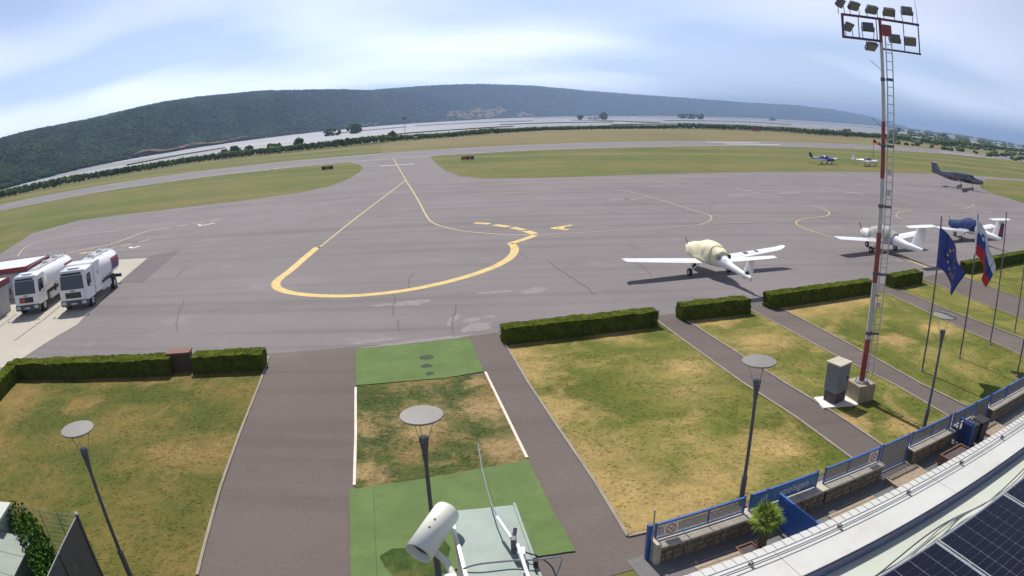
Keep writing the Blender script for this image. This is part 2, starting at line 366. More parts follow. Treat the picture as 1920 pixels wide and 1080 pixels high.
def smooth_line(pts, per=6):
    pts = [Vector((p[0], p[1])) for p in pts]; out = []
    for i in range(len(pts) - 1):
        p0 = pts[max(i - 1, 0)]; p1 = pts[i]; p2 = pts[i + 1]; p3 = pts[min(i + 2, len(pts) - 1)]
        for k in range(per):
            t = k / per
            out.append(0.5 * ((2 * p1) + (p2 - p0) * t + (2 * p0 - 5 * p1 + 4 * p2 - p3) * t * t + (3 * p1 - p0 - 3 * p2 + p3) * t ** 3))
    out.append(pts[-1]); return out
def strip(name, pts, w, z, mat, parent=None, curve=True, h=0.0, w2=None):
    pts = smooth_line(pts) if curve and len(pts) > 2 else [Vector((p[0], p[1])) for p in pts]
    L, Rr = [], []
    for i, p in enumerate(pts):
        a = pts[max(i - 1, 0)]; b = pts[min(i + 1, len(pts) - 1)]; d = (b - a).normalized(); n = Vector((-d.y, d.x))
        ww = w if w2 is None else w + (w2 - w) * i / max(1, len(pts) - 1)
        L.append(p + n * ww / 2); Rr.append(p - n * ww / 2)
    mb = MB(); n = len(pts)
    if h == 0:
        mb.add([(p.x, p.y, z) for p in L] + [(p.x, p.y, z) for p in Rr], [(i, n + i, n + i + 1, i + 1) for i in range(n - 1)])
    else:
        mb.loft([[(L[i].x, L[i].y, z), (L[i].x, L[i].y, z + h), (Rr[i].x, Rr[i].y, z + h), (Rr[i].x, Rr[i].y, z)] for i in range(n)])
    return mb.build(name, mat, parent)
def text_mesh(name, body, size, mat, parent, mtx, depth=0.004):
    cu = bpy.data.curves.new(name, 'FONT'); cu.body = body; cu.size = size; cu.align_x = 'CENTER'; cu.align_y = 'CENTER'; cu.extrude = depth
    tmp = bpy.data.objects.new(name, cu); C.objects.link(tmp)
    dg = bpy.context.evaluated_depsgraph_get()
    me = bpy.data.meshes.new_from_object(tmp.evaluated_get(dg)); bpy.data.objects.remove(tmp)
    me.transform(mtx); me.materials.clear(); me.materials.append(mat)
    o = bpy.data.objects.new(name, me); C.objects.link(o); o.parent = parent; return o

# leaf clouds ------------------------------------------------------------------
def leaf_cloud(name, centers, sizes, mat, parent=None, tone=(0.6, 1.4), flat=0.0, tones=None):
    """many small two-triangle leaves, one mesh; centers (n,3), sizes (n,)"""
    n = len(centers); c = np.asarray(centers, float); s = np.asarray(sizes, float)
    a = rng.normal(size=(n, 3)); a[:, 2] *= (1 - flat); a /= np.linalg.norm(a, axis=1)[:, None]
    b = rng.normal(size=(n, 3)); b -= a * (a * b).sum(1)[:, None]; b /= np.linalg.norm(b, axis=1)[:, None]
    w = s[:, None]
    v = np.stack([c - a * w, c - b * w * 0.55, c + a * w, c + b * w * 0.55], 1).reshape(-1, 3)
    f = np.arange(4 * n).reshape(-1, 4)
    me = bpy.data.meshes.new(name); me.from_pydata(v.tolist(), [], f.tolist()); me.materials.append(mat)
    t = rng.uniform(tone[0], tone[1], n) if tones is None else np.asarray(tones)
    at = me.color_attributes.new('tone', 'FLOAT_COLOR', 'POINT')
    cc = np.ones((4 * n, 4), np.float32); cc[:, :3] = np.repeat(t, 4)[:, None]
    at.data.foreach_set('color', cc.ravel()); me.update()
    o = bpy.data.objects.new(name, me); C.objects.link(o)
    if parent: o.parent = parent
    return o
def ico(sub):
    bm = bmesh.new(); bmesh.ops.create_icosphere(bm, subdivisions=sub, radius=1)
    v = np.array([p.co[:] for p in bm.verts]); f = np.array([[p.index for p in q.verts] for q in bm.faces]); bm.free(); return v, f
ICO1 = ico(1); ICO2 = ico(2)
def clump_mesh(name, centers, radii, mat, base=ICO1, squash=0.8, rough=0.25, tone=(0.7, 1.35), parent=None, tones=None):
    """many lumpy crowns joined into one mesh"""
    v0, f0 = base; n = len(centers); c = np.asarray(centers, float); r = np.asarray(radii, float)
    nv = len(v0)
    v = np.repeat(v0[None], n, 0) * (1 + rng.uniform(-rough, rough, (n, nv, 1)))
    ang = rng.uniform(0, 6.28, n); ca, sa = np.cos(ang), np.sin(ang)
    x = v[:, :, 0] * ca[:, None] - v[:, :, 1] * sa[:, None]; y = v[:, :, 0] * sa[:, None] + v[:, :, 1] * ca[:, None]
    v = np.stack([x, y, v[:, :, 2] * squash], 2) * r[:, None, None] + c[:, None, :]
    f = (f0[None] + (np.arange(n) * nv)[:, None, None]).reshape(-1, 3)
    me = bpy.data.meshes.new(name)
    me.vertices.add(n * nv); me.vertices.foreach_set('co', v.reshape(-1))
    me.loops.add(f.size); me.loops.foreach_set('vertex_index', f.ravel())
    me.polygons.add(len(f)); me.polygons.foreach_set('loop_start', np.arange(0, f.size, 3)); me.polygons.foreach_set('loop_total', np.full(len(f), 3))
    me.update(calc_edges=True); me.materials.append(mat)
    t = rng.uniform(tone[0], tone[1], n) if tones is None else np.asarray(tones)
    at = me.color_attributes.new('tone', 'FLOAT_COLOR', 'POINT'); cc = np.ones((n * nv, 4), np.float32)
    cc[:, :3] = (np.repeat(t, nv) * rng.uniform(0.85, 1.15, n * nv))[:, None]
    at.data.foreach_set('color', cc.ravel()); me.validate()
    o = bpy.data.objects.new(name, me); C.objects.link(o)
    if parent: o.parent = parent
    return o

AZP = -12.1          # azimuth of the garden paths
AZH = 75.2           # azimuth of the apron front

# ------------------------------------------------------------------ ground, sea, runway, apron
sheet('ground', [(-20000, -20000), (20000, -20000), (20000, 20000), (-20000, 20000)], -0.6, pm('land', (0.13, 0.125, 0.055), 1.0, var=0.3, scale=0.004, spec=0.0))
sheet('airfield', [(973.44, 818.7), (439.68, 459.82), (293.98, 369.45), (267.19, 403), (196.49, 377.12), (173.88, 413.83), (123.04, 422.39), (86.75, 423.15), (15.7, 393.22), (-30.13, 327.34), (-54.65, 306.51), (-74.22, 277.51), (-101.62, 263.66), (-124.92, 258.23), (-154.75, 230.17), (-180.28, 209.99), (-201.59, 194.82)] +
      [(-260, 130), (-120, -60), (160, -60), (420, 60)], 0.0, g_far)
RA = R(71.98)
def runway_pt(s, d): return (s * math.sin(RA) - d * math.cos(RA), s * math.cos(RA) + d * math.sin(RA))
runway = sheet('runway', [runway_pt(-420, 172), runway_pt(900, 172), runway_pt(900, 205), runway_pt(-420, 205)], 0.02, m_runway)
g_verge = grass('dry_verge_grass', FDRY, (0.185, 0.150, 0.070), (0.20, 0.155, 0.082), (5, 70, 0), bias=0.0, big=0.02, stripe=0.3, srot=R(-18), fine=1.6)
sv0 = (-41.43, 209.65, 0)
sheet('verge', [runway_pt(sv0[0] * math.sin(RA) + sv0[1] * math.cos(RA), 206.5), runway_pt(900, 206.5)] + [(871.88, 762.95), (450.74, 471.39), (299.49, 376.38), (272.37, 410.83), (199.88, 383.62), (177.08, 421.42), (125.28, 430.06), (88.31, 430.73), (15.96, 399.66), (-30.54, 331.8), (-55.34, 310.45), (-56.57, 292.34)], 0.01, g_verge)
for s0, s1, d in ((-420, 900, 173.0), (-420, 900, 204.0)):
    strip('edge_line', [runway_pt(s0, d), runway_pt(s1, d)], 0.45, 0.03, m_wpaint, runway)
for px in ([(72.53, 231.36), (95.59, 235.51)], [(75.62, 219.06), (99.79, 225.36)], [(209.23, 264.28), (228.89, 262.64)], [(221.21, 257.08), (247.84, 260.97)]):
    strip('touchdown_stripe', px, 2.2, 0.03, m_wpaint, runway)
strip('touchdown_stripe', [(-62.68, 160.66), (-60.28, 163.2)], 0.6, 0.03, m_wpaint, runway)

apron_poly = [(-65.17, 54.52), (-64.37, 60.83), (-72.29, 77.04), (-68.69, 86.56), (-52.8, 87.93), (-40.25, 91.45), (-32.4, 96.74), (-29.3, 104.52), (-29.04, 116.67), (-30.26, 130.52), (-32.21, 142.38), (-34.62, 150.91), (-37.21, 156.98), (-41.98, 169.88), (-46.83, 180.17), (-41.25, 198.36), (-25.22, 203.2), (-21.32, 178.42), (-19.18, 163.63), (-15.81, 143.45), (-11.87, 122.73), (-7.94, 109.67), (-4.06, 104.42), (3.91, 102.69), (12.45, 103.34), (29.27, 106.91), (52.12, 113.15), (75.75, 119.37), (93.6, 122.97), (108.94, 128.18), (120.81, 130.5), (158.7, 138.52), (146.97, 128.23), (135.74, 128.2), (115.19, 123.03), (103.56, 113.63), (91.66, 100.47), (87.08, 92.8), (86.99, 87.82), (85.85, 80.76), (87.97, 71.88)] + [(130, 60), (110, 40)] + [(47.13, 43.6), (26.89, 35.84), (13.69, 32.35), (7.03, 30.54), (-0.69, 28.93), (-2.05, 28.49), (-7.87, 27.28), (-11.22, 26.65), (-15.96, 25.78), (-24.59, 24.04), (-28.57, 22.93)] + [(-48, 24), (-60, 34)]
apron = sheet('apron', apron_poly, 0.016, m_apron)
def line(name, px, w, mat=m_yellow, curve=True, z=0.041): return strip(name, px, w, z - 0.019, mat, apron, curve)
# painted guidance lines
line('turn_line', [(-16.1, 51.74), (-15.94, 47.45), (-15.76, 43.6), (-15.77, 41.15), (-15.53, 39.7), (-14.85, 38.42), (-13.64, 37.34), (-11.85, 36.54), (-10.09, 36.24), (-8.48, 36.35), (-6.34, 37.05), (-4.24, 38.53), (-2.37, 40.51), (-0.85, 42.93), (0.07, 45.67), (0.3, 48.28), (0.03, 50.18)], 0.62)
line('turn_line', [(-0.06, 50.09), (1.2, 51.87), (2.05, 53.39)], 0.62, curve=False)
for a in ("984,431 1004,440.5", "959,426 984,433.5", "926,421.5 953,425", "889,418 919,420.5"): pass
line('dash', [(1.31, 55.53), (2.07, 54)], 0.75, curve=False)
line('dash', [(0.17, 57.49), (1.18, 56.08)], 0.75, curve=False)
line('dash', [(-1.44, 59.23), (-0.16, 57.97)], 0.75, curve=False)
line('dash', [(-3.33, 60.67), (-1.9, 59.92)], 0.75, curve=False)
line('taxi_line', [(-15.87, 51.26), (-16.24, 65.07), (-16.62, 85.25), (-17.06, 107.38)], 0.2, m_yel_mid)
line('taxi_line', [(-30.95, 174.81), (-22.34, 133.03), (-17.06, 107.38), (-11.68, 81.77), (-8.84, 67.56), (-7.47, 61.92), (-5.65, 58.37), (-3.57, 56.04), (-0.76, 54.24), (1.92, 53.53)], 0.2, m_yel_mid, z=0.045)
line('taxi_line', [(1.96, 53.53), (5.55, 53.97), (9.31, 54.61), (12.13, 55.21), (17.12, 56.7), (20.64, 57.64), (22.96, 57.84), (24.5, 57.2), (25.96, 56.01)], 0.17, m_yel_old, z=0.045)
line('taxi_line', [(14.4, 84.43), (15.57, 81.92), (18, 71.58), (19.25, 65.01), (19.91, 62.82), (19.62, 60.65), (18.62, 58.36), (17.27, 56.83)], 0.2, m_yel_old, z=0.049)
line('taxi_line', [(20.15, 62.12), (21.55, 60.23), (23.04, 58.91), (25.84, 59), (28.85, 59.95), (35.42, 62.17), (41.33, 63.48), (48.17, 65.9), (60.48, 69.84)], 0.18, m_yel_old, z=0.053)
line('taxi_line', [(34.97, 69.41), (35.19, 66.58), (34.53, 63.72), (32.66, 61.19), (29.77, 59.8), (28.25, 58.68), (27.16, 56.86), (26.83, 54.46), (27.19, 51.47), (27.87, 49.42)], 0.18, m_yel_mid, z=0.057)
line('taxi_line', [(49.58, 67.87), (45.71, 65.22), (43.21, 62.75), (42.18, 60.08), (42.43, 58)], 0.2, m_yel_old, z=0.057)
line('taxi_line', [(31.21, 86.23), (32.5, 80.09), (33.71, 75.73)], 0.22, m_yel_old)
line('taxi_line', [(46.56, 89.87), (47.76, 85.03), (49.36, 80.2)], 0.22, m_yel_old)
line('taxi_line', [(63.18, 92.24), (65.29, 89.88), (68.4, 89.14)], 0.25, m_yel_old)
line('taxi_line', [(60.48, 69.84), (65.2, 73.19), (67.41, 75.29)], 0.2, m_yel_old)
line('stand_line', [(29.98, 42.41), (30.25, 38.91)], 0.22, m_yellow, z=0.049)
line('stand_line', [(57.27, 56.54), (58.92, 55.14)], 0.2, m_yel_old)
line('taxi_line', [(-57.7, 57.91), (-61.78, 63.76), (-62.34, 68.04), (-58.85, 69.79), (-49.95, 70.47)], 0.3, m_yel_old)
line('taxi_line', [(-50.2, 55.35), (-46.58, 57.94), (-43.65, 60.69), (-43.12, 64.71), (-42.69, 68.17), (-40.14, 68.98)], 0.3, m_yel_mid)
for a in ([(-39.48, 69.63), (-38.49, 70.52)], [(-37.77, 70.62), (-36.7, 71.51)], [(-36.02, 71.82), (-34.87, 72.72)], [(-42.39, 57.19), (-41.39, 57.97)], [(-40.94, 58.65), (-39.99, 59.6)], [(-39.55, 60.31), (-38.62, 61.32)]):
    line('dash', a, 0.45, m_yel_old)
line('dash', [(-45.19, 56.13), (-42.55, 56.33)], 0.5, m_yellow)
line('stand_mark', [(-36.5, 69.6), (-35.49, 68.78), (-34.47, 70.12)], 0.35, m_wpaint)
line('stand_mark', [(-39.06, 57.59), (-38.14, 56.95), (-37.81, 57.77)], 0.35, m_wpaint)
line('guide_line', [(-26.38, 79.38), (-23.14, 81.98), (-19.24, 85.17)], 0.2, m_yel_old)
line('guide_line', [(-11.94, 94.07), (-4.16, 94.04), (3.61, 95.4), (11.55, 95.92)], 0.2, m_yel_old)
line('hold_line', [(-29, 145.24), (-20.91, 145.91)], 0.95, m_wpaint, z=0.049)
line('hold_line', [(-32.54, 145.53), (-29.33, 145.02)], 0.5, m_yel_old, z=0.049)
# the letter A, painted to be read from the far side
line('letter_stroke', [(3.64, 56.48), (5.57, 57.86)], 0.45)
line('letter_stroke', [(3.64, 56.48), (5.05, 55.46)], 0.45, z=0.045)
line('letter_stroke', [(4.7, 57.28), (4.44, 55.95)], 0.45, z=0.049)
# cracks sealed with tar
for px in ([(-6.51, 41.44), (-6.42, 39.6), (-6.24, 37.64)], [(-7.04, 36.43), (-6.63, 35.26), (-6.55, 34.08), (-6.25, 32.11)], [(-5.9, 31.36), (-5.55, 29.65)], [(2.43, 44.11), (3.01, 41.48), (3.59, 38.99), (4.31, 36.62), (4.63, 34.97)], [(0.67, 46.86), (1.18, 44.29)],
           [(-25.1, 42.96), (-26.01, 46.56)], [(-20.99, 36.55), (-19.17, 32.2), (-18.14, 30.08)], [(-3.07, 33.93), (-3.03, 31.55), (-2.79, 28.81)], [(8.44, 42.85), (8.76, 40.48), (8.66, 38.38)], [(13.63, 35.26), (13.85, 34.29), (13.56, 33.43)], [(29.68, 44.73), (29.79, 42.79), (29.43, 40.65)]):
    jp = []
    for a, b in zip(px[:-1], px[1:]):
        for k in range(4):
            t = k / 4; jp.append((a[0] + (b[0] - a[0]) * t + random.uniform(-.07, .07), a[1] + (b[1] - a[1]) * t + random.uniform(-.07, .07)))
    jp.append(px[-1])
    strip('crack', jp, 0.05, 0.028, m_crack, apron, False)
# pale worn spots where the surface has spalled
m_spall = pm('spalled_asphalt', (0.225, 0.198, 0.195), 0.95, var=0.14, scale=2.5, dirt=(0.19, 0.168, 0.168))
def spall(c_, rx, ry):
    n = 22; k0 = random.uniform(0, 50); mb = MB(); pts = []
    for i in range(n):
        a = i * 6.283 / n; f = 0.55 + 0.9 * abs(noise.noise(Vector((math.cos(a) * 1.6 + k0, math.sin(a) * 1.6, k0))))
        x, y = math.cos(a) * rx * f, math.sin(a) * ry * f
        pts.append((c_[0] + x * math.cos(-.26) + y * .26, c_[1] - x * math.sin(-.26) + y, 0.0185))
    mb.add(pts, [tuple(range(n))]); mb.build('worn_spot', m_spall, apron)
for c_, rx, ry in (((-1.79, 29.82, 0), 1.0, .9), ((-2.07, 30.93, 0), .5, .6), ((1.22, 36.05, 0), 1.3, .8), ((-0.93, 36.07, 0), 1.4, .35), ((-1.18, 31.46, 0), .5, .3), ((-5.49, 34.39, 0), 1.6, .8), ((-7.17, 34.14, 0), .8, .4), ((-3, 31.1, 0), .25, 1.3), ((-4.24, 28.03, 0), 3.0, .3), ((12.77, 74.88, 0), 2.2, .8), ((14.73, 75.13, 0), 1.8, .6), ((28.86, 78.07, 0), 3.0, .8), ((37.28, 80.73, 0), 3.0, .9), ((12.63, 37.92, 0), .9, .5), ((48.52, 82.26, 0), 2.6, .9), ((-6.53, 28.18, 0), 1.6, .3)):
    spall(c_, rx, ry)
# concrete pad for the fuel trucks and the darker repaired asphalt beside it
sheet('asphalt_patch', [(-30.74, 54.63), (-33.37, 51.26), (-33.72, 47.63), (-29.77, 40.47), (-29.9, 41.89), (-27.4, 41.55)], 0.021, m_patch, parent=apron)
pad = sheet('concrete_pad', [(-32.64, 50.99), (-36.27, 51.15), (-40.66, 34.32), (-31.47, 23.39), (-26.68, 23.98), (-26.67, 25.65), (-26.74, 28.36), (-26.65, 31.49), (-30.08, 41.91)], 0.027, m_conc)
strip('joint', [(-32, 36.8), (-30.79, 32.56), (-30.03, 28.23)], 0.12, 0.032, m_patch, pad, False)
strip('joint', [(-35.16, 33.9), (-34.37, 31.05)], 0.1, 0.032, m_patch, pad, False)

# forecourt of asphalt with lawns laid into it
FU = (math.sin(R(73)), math.cos(R(73)))
def F(s, d, z=0.0):
    """terrace frame: s along the fence, d square to it out from the building"""
    return (s * FU[0] - d * FU[1], s * FU[1] + d * FU[0], z)
sheet('forecourt', [(-11.22, 26.65), (-7.87, 27.28), (-2.05, 28.49), (-0.69, 28.93), (7.03, 30.54), (13.69, 32.35), (26.89, 35.84), (47.13, 43.6)] + [(60, 38), (60, 26), F(40, 10.4)[:2], F(5, 10.4)[:2], F(1.5, 9.4)[:2], (-6, 6), (-12, 6)] + [(-7.87, 11.04)], 0.012, m_fore)
def lawn(label_unused, poly, mat, kerb_px=(), km=m_kerb):
    o = sheet('lawn', poly, 0.022, mat); LAWNS.append([(max(-22, p[0]), p[1]) for p in poly])
    for k in kerb_px: strip('kerb', k, 0.09, 0.0, km, o, False, h=0.055)
    return o
LAWN_D = 11.62; LAWNS = []
lawn('left', [(-11.12, 26.37), (-10.4, 23.17), (-9.56, 18.78), (-8.83, 15.16), (-7.87, 11.04)] + [(-5.6, 8), (-40, 8), (-60, 20)] + [(-28.09, 21.41), (-26.45, 24), (-15.37, 24.84), (-10.96, 25.57)], g_left, [[(-11.12, 26.37), (-10.4, 23.17), (-9.56, 18.78), (-8.83, 15.16), (-7.87, 11.04)]])
lawn('middle', [(-6.25, 23.18), (-6.17, 22.81), (-5.3, 18.71), (-4.67, 15.55), (-2.31, 15.9), (0.32, 17.04), (0.29, 17.17), (-0.38, 20.36), (-1.12, 23.91)], g_mid, [[(-6.18, 22.76), (-5.3, 18.71), (-4.7, 15.67)], [(-1.17, 24.08), (-0.38, 20.36), (0.29, 17.17)]], m_kerbw)
lawn('big', [(-0.64, 28.62), (0.52, 22.83), (1.28, 19.49), (2.18, 15.58), (2.67, 12.98)] + [F(9.0, LAWN_D)[:2]] + [(10.34, 15.29), (9.63, 18.62), (8.73, 21.85), (7.62, 26.96), (6.97, 30.28)], g_big,
     [[(-0.64, 28.62), (0.52, 22.83), (1.28, 19.49), (2.18, 15.58), (2.67, 12.98)], [(6.97, 30.28), (7.62, 26.96), (8.73, 21.85), (9.63, 18.62), (10.34, 15.29)], [(2.67, 12.98), (3.43, 13.15)]])
lawn('r1', [(8.27, 30.73), (8.44, 30.09), (9.67, 24.7), (10.42, 21.49), (11.23, 18.56), (11.83, 15.81), (13.61, 16.41), (15.74, 16.76), (15.68, 17.07), (15.03, 20.27), (13.95, 23.89), (12.35, 31.32)], g_r1, [[(8.27, 30.73), (8.44, 30.09), (9.67, 24.7), (10.42, 21.49), (11.23, 18.56), (11.83, 15.81)], [(12.35, 31.32), (13.95, 23.89), (15.03, 20.27), (15.68, 17.07)]])
lawn('r2', [(13.84, 32.96), (15.52, 24.33), (16.27, 20.18), (17.08, 17.61), (18.15, 17.86), (23.85, 18.89), (25.25, 19.3), (24.51, 21.39), (23.58, 24.8), (23.03, 28.22), (22.52, 32.61), (22, 33.63)], g_r2, [[(13.84, 32.96), (15.52, 24.33), (16.27, 20.18), (17.08, 17.61)], [(22.47, 32.73), (23.03, 28.22), (23.58, 24.8), (24.51, 21.39)]])
lawn('r3', [(23.6, 34.83), (23.66, 34.44), (24.76, 28.94), (26.51, 23.43), (27.52, 20.86), (30.47, 23.47), (29.41, 26.32), (28.25, 30.74), (28.05, 32.49), (27.49, 35.92)], g_r1, [[(23.66, 34.44), (24.76, 28.94), (26.51, 23.43)], [(27.49, 35.92), (28.05, 32.49), (28.25, 30.74), (29.41, 26.32)]])
lawn('r4', [(31.57, 37.2), (32.48, 32.04), (33.14, 30.01), (34.52, 26.39), (56.41, 44.61), (45.8, 42.32), (33.66, 38.67)], g_r2, [[(31.57, 37.2), (32.48, 32.04), (33.14, 30.01)]])

def mat_thing(poly, label):
    rag = []
    for a, b2 in zip(poly, poly[1:] + poly[:1]):
        n = max(2, int(math.dist(a, b2) / .22))
        for k in range(n): rag.append((a[0] + (b2[0] - a[0]) * k / n + random.uniform(-.022, .022), a[1] + (b2[1] - a[1]) * k / n + random.uniform(-.022, .022)))
    mb = MB(); mb.prism(rag, 0.024, 0.05)
    return tag(mb.build('turf_mat', m_turf), label, 'turf mat', 'green artificial turf mats')
t_up = mat_thing([(-7.12, 27.01), (-2.03, 28.27), (-1.23, 24.13), (-2.73, 23.57), (-6.2, 22.96)], 'small green artificial turf mat at the apron edge with three dark spots')
t_lo = mat_thing([(-4.8, 15.44), (-3.23, 15.91), (0.32, 17.02), (1.31, 12.49), (0.05, 12.29), (-1.44, 11.94), (-3.82, 10.98)], 'large green artificial turf mat below the dry grass strip, under the round lamp')
m_spot = pm('turf_hole_dark', (0.035, 0.055, 0.03), 0.95)  # flat dark ovals drawn for the hydrant holes in the mat
for (x, y, z), r in (((-3.76, 25.84, 0.05), 0.33), ((-3.62, 24.86, 0.05), 0.26), ((-3.4, 24.04, 0.05), 0.2)):
    mb = MB(); n = 14
    mb.add([(x + math.cos(i * 6.283 / n) * r * random.uniform(.8, 1.1), y + math.sin(i * 6.283 / n) * r * .9 * random.uniform(.8, 1.1), 0.054) for i in range(n)], [tuple(range(n))])
    mb.build('dark_spot', m_spot, t_up)
m_seam = pm('turf_seam', (0.075, 0.115, 0.042), 0.95, var=0.2, scale=3)
for mt_, segs in ((t_up, ([(-4.19, 27.68), (-3.41, 23.61)], [(-5.66, 27.28), (-4.81, 23.24)])), (t_lo, ([(-2.71, 16.06), (-1.72, 11.94)], [(-1.03, 16.56), (-0.2, 12.26)], [(-4.12, 15.61), (-3.26, 11.26)]))):
    for sg_ in segs: strip('seam', sg_, 0.025, 0.0525, m_seam, mt_, False)
sheet('grass_patch', [(-3.4, 12.37), (-3.14, 12.69), (-2.71, 12.75), (-2.31, 12.98), (-1.96, 13.25), (-1.69, 12.76), (-1.74, 12.17), (-1.55, 11.62), (-2.15, 11.42), (-2.84, 11.49), (-3.2, 11.96)], 0.055, grass('weed_patch', (0.05, 0.085, 0.02), (0.10, 0.11, 0.03), (0.2, 0.15, 0.06), (1, 1, 0), bias=0.08, big=0.8), kind='structure')

# tufts that roughen the lawns and hang over their borders
def tufts(polys, mat, dens, label):
    P3, N3 = [], []
    for poly in polys:
        xs = [p[0] for p in poly]; ys = [p[1] for p in poly]; area = (max(xs) - min(xs)) * (max(ys) - min(ys))
        for k in range(int(area * dens)):
            x = random.uniform(min(xs), max(xs)); y = random.uniform(min(ys), max(ys))
            c_ = False; j = len(poly) - 1
            for i in range(len(poly)):
                if (poly[i][1] > y) != (poly[j][1] > y) and x < (poly[j][0] - poly[i][0]) * (y - poly[i][1]) / (poly[j][1] - poly[i][1]) + poly[i][0]: c_ = not c_
                j = i
            if not c_ or y > 26 or noise.noise(Vector((x * 1.1, y * 1.1, 0))) < random.uniform(-.5, .25): continue
            P3.append((x, y, 0.03))
    n = len(P3); c = np.array(P3); h = rng.uniform(.003, .012, n); a = rng.uniform(0, 6.283, n); w = rng.uniform(.015, .045, n)
    dx, dy = np.cos(a) * w, np.sin(a) * w; lean = rng.normal(0, .07, (n, 2))
    v = np.stack([c + np.stack([-dx, -dy, 0 * dx], 1), c + np.stack([dx, dy, 0 * dx], 1), c + np.stack([dx * .5 + lean[:, 0], dy * .5 + lean[:, 1], h], 1), c + np.stack([-dx * .5 + lean[:, 0], -dy * .5 + lean[:, 1], h], 1)], 1).reshape(-1, 3)
    me = bpy.data.meshes.new('grass_tufts'); me.from_pydata(v.tolist(), [], np.arange(4 * n).reshape(-1, 4).tolist()); me.materials.append(mat)
    o = bpy.data.objects.new('grass_tufts', me); C.objects.link(o); tag(o, label, 'grass', kind='stuff')
tufts([LAWNS[0]], g_left, 42, 'short dry grass tufts on the left lawn')
tufts([LAWNS[1]], g_mid, 60, 'short dry grass tufts on the middle strip')
tufts([LAWNS[2]], g_big, 48, 'short dry grass tufts on the big lawn')
tufts([LAWNS[3]], g_r1, 42, 'short dry grass tufts on the lawn beside the mast')
tufts([LAWNS[4]], g_r2, 42, 'short dry grass tufts on the lawn under the flagpoles')

# ------------------------------------------------------------------ far country: salt pans, dikes, hill, sea
m_water, nt, b, tc = base_mat('salt_water')
o = ramp(nt, noise_tex(nt, mapping(nt, tc.outputs['Object'], (0.16, 1, 1), R(-18)), 0.016, 5, 0.65), [(0.38, (0.055, 0.056, 0.055)), (0.46, (0.135, 0.135, 0.145)), (0.6, (0.22, 0.215, 0.225))])
nt.links.new(o, b.inputs['Base Color']); b.inputs['Roughness'].default_value = 0.5
bump(nt, b, noise_tex(nt, tc.outputs['Object'], 0.8, 3), 0.15, 0.1)
sheet('salt_pans', [(1627.12, 1424), (392.43, 493.25), (360.2, 543.36), (280.34, 538.1), (192.26, 503.13), (100.89, 492.04), (17.78, 444.79), (-34.55, 375.79), (-62.32, 349.83), (-86.15, 322.38), (-117.6, 305.37), (-144.67, 299.29), (-178.22, 265.26), (-212.16, 247.34), (-273.14, 249.5), (-354.81, 305.77), (-366.14, 348.25), (-390.16, 456.14), (-451.37, 634.21), (-523.23, 941.6), (-539.14, 1195.31), (-620.39, 1702.16), (-605.18, 2355.59), (-645, 4157.64), (-177.83, 4395.14), (145.77, 3595.32), (550.54, 3973.49), (1286.8, 4698), (2482.49, 5908.57), (2971.5, 5480.37), (4445.79, 7028.19), (2873.44, 4065.45), (1897.27, 2239.07), (2268.76, 2227.92), (4470.88, 3913.03)], -0.4, m_water)
sheet('sea', [(3000, 4200), (5200, 6600), (9000, 19000), (19500, 19500), (19500, 3000), (4200, 2600)], -0.45, m_water)
m_dike = pm('dike_earth', (0.15, 0.112, 0.072), 1.0, var=0.3, scale=0.05, spec=0.0)
m_salt = pm('salt_crust', (0.62, 0.60, 0.58), 0.8, var=0.1, scale=0.03)
for px, w, mm in (([(-388.79, 546.12), (-432.45, 778.03), (-458.29, 1004.75), (-400.54, 1098.36), (-371.15, 1443.89), (-269.34, 1832.58), (-91.82, 2265.38)], 7, m_dike), ([(-208.87, 759.96), (-181.16, 879.97), (-150.36, 967.03)], 5, m_dike), ([(-102.71, 411.89), (-77.04, 493.97), (-36, 550.36), (4.73, 612.15)], 3, m_dike), ([(-144.2, 1038.33), (-62.67, 1100.62), (44.67, 1106.28)], 7, m_dike), ([(-6.28, 748.32), (57.67, 792.23), (131.54, 805.83)], 6, m_dike), ([(98.61, 604.37), (181.38, 662.45), (261.17, 683.46)], 5, m_dike), ([(248.22, 1001.61), (395.14, 1086.95), (446.15, 971.21)], 9, m_dike), ([(75.64, 1868.68), (209.15, 1837.54), (349.87, 1856.99)], 18, m_dike),
                  ([(112.87, 1112.55), (151.8, 929.82), (170.85, 740.81)], 10, m_dike), ([(721.95, 2335.31), (811.73, 2124.15), (895.82, 1868.28), (1057.27, 1803.22), (1119.53, 1704.93)], 22, m_dike), ([(417.89, 2035.99), (477.39, 1800.36)], 25, m_dike),
                  ([(286.62, 623.92), (313.56, 578.21), (363.96, 575.24)], 4, m_dike), ([(580, 820.5), (614.03, 751.26), (644.28, 681.4), (955.23, 869.14)], 10, m_dike), ([(1025.52, 1450.87), (987.67, 1208.51), (1373.11, 1348.34)], 30, m_dike), ([(-245.11, 370.31), (-244.19, 438.66), (-241.75, 523.47)], 2.5, m_dike)):
    tag(strip('dike', px, w, -0.5, mm, None, True, h=0.9), kind='structure')
for px, w in (([(96.78, 1085.16), (120.9, 873.67), (141.89, 753.55)], 5), ([(-383.93, 1001.3), (-385.09, 1318.21), (-350.03, 1361.62)], 5), ([(1021.02, 2430.16), (1073.89, 2239.67), (1174.66, 2166.4)], 14), ([(-352.69, 509.22), (-391.26, 703.78), (-404.9, 887.52)], 3.5), ([(489.28, 834.42), (521.17, 808.53), (500.91, 708.58)], 6)):
    tag(strip('salt_bank', px, w, -0.35, m_salt, None, True), kind='structure')

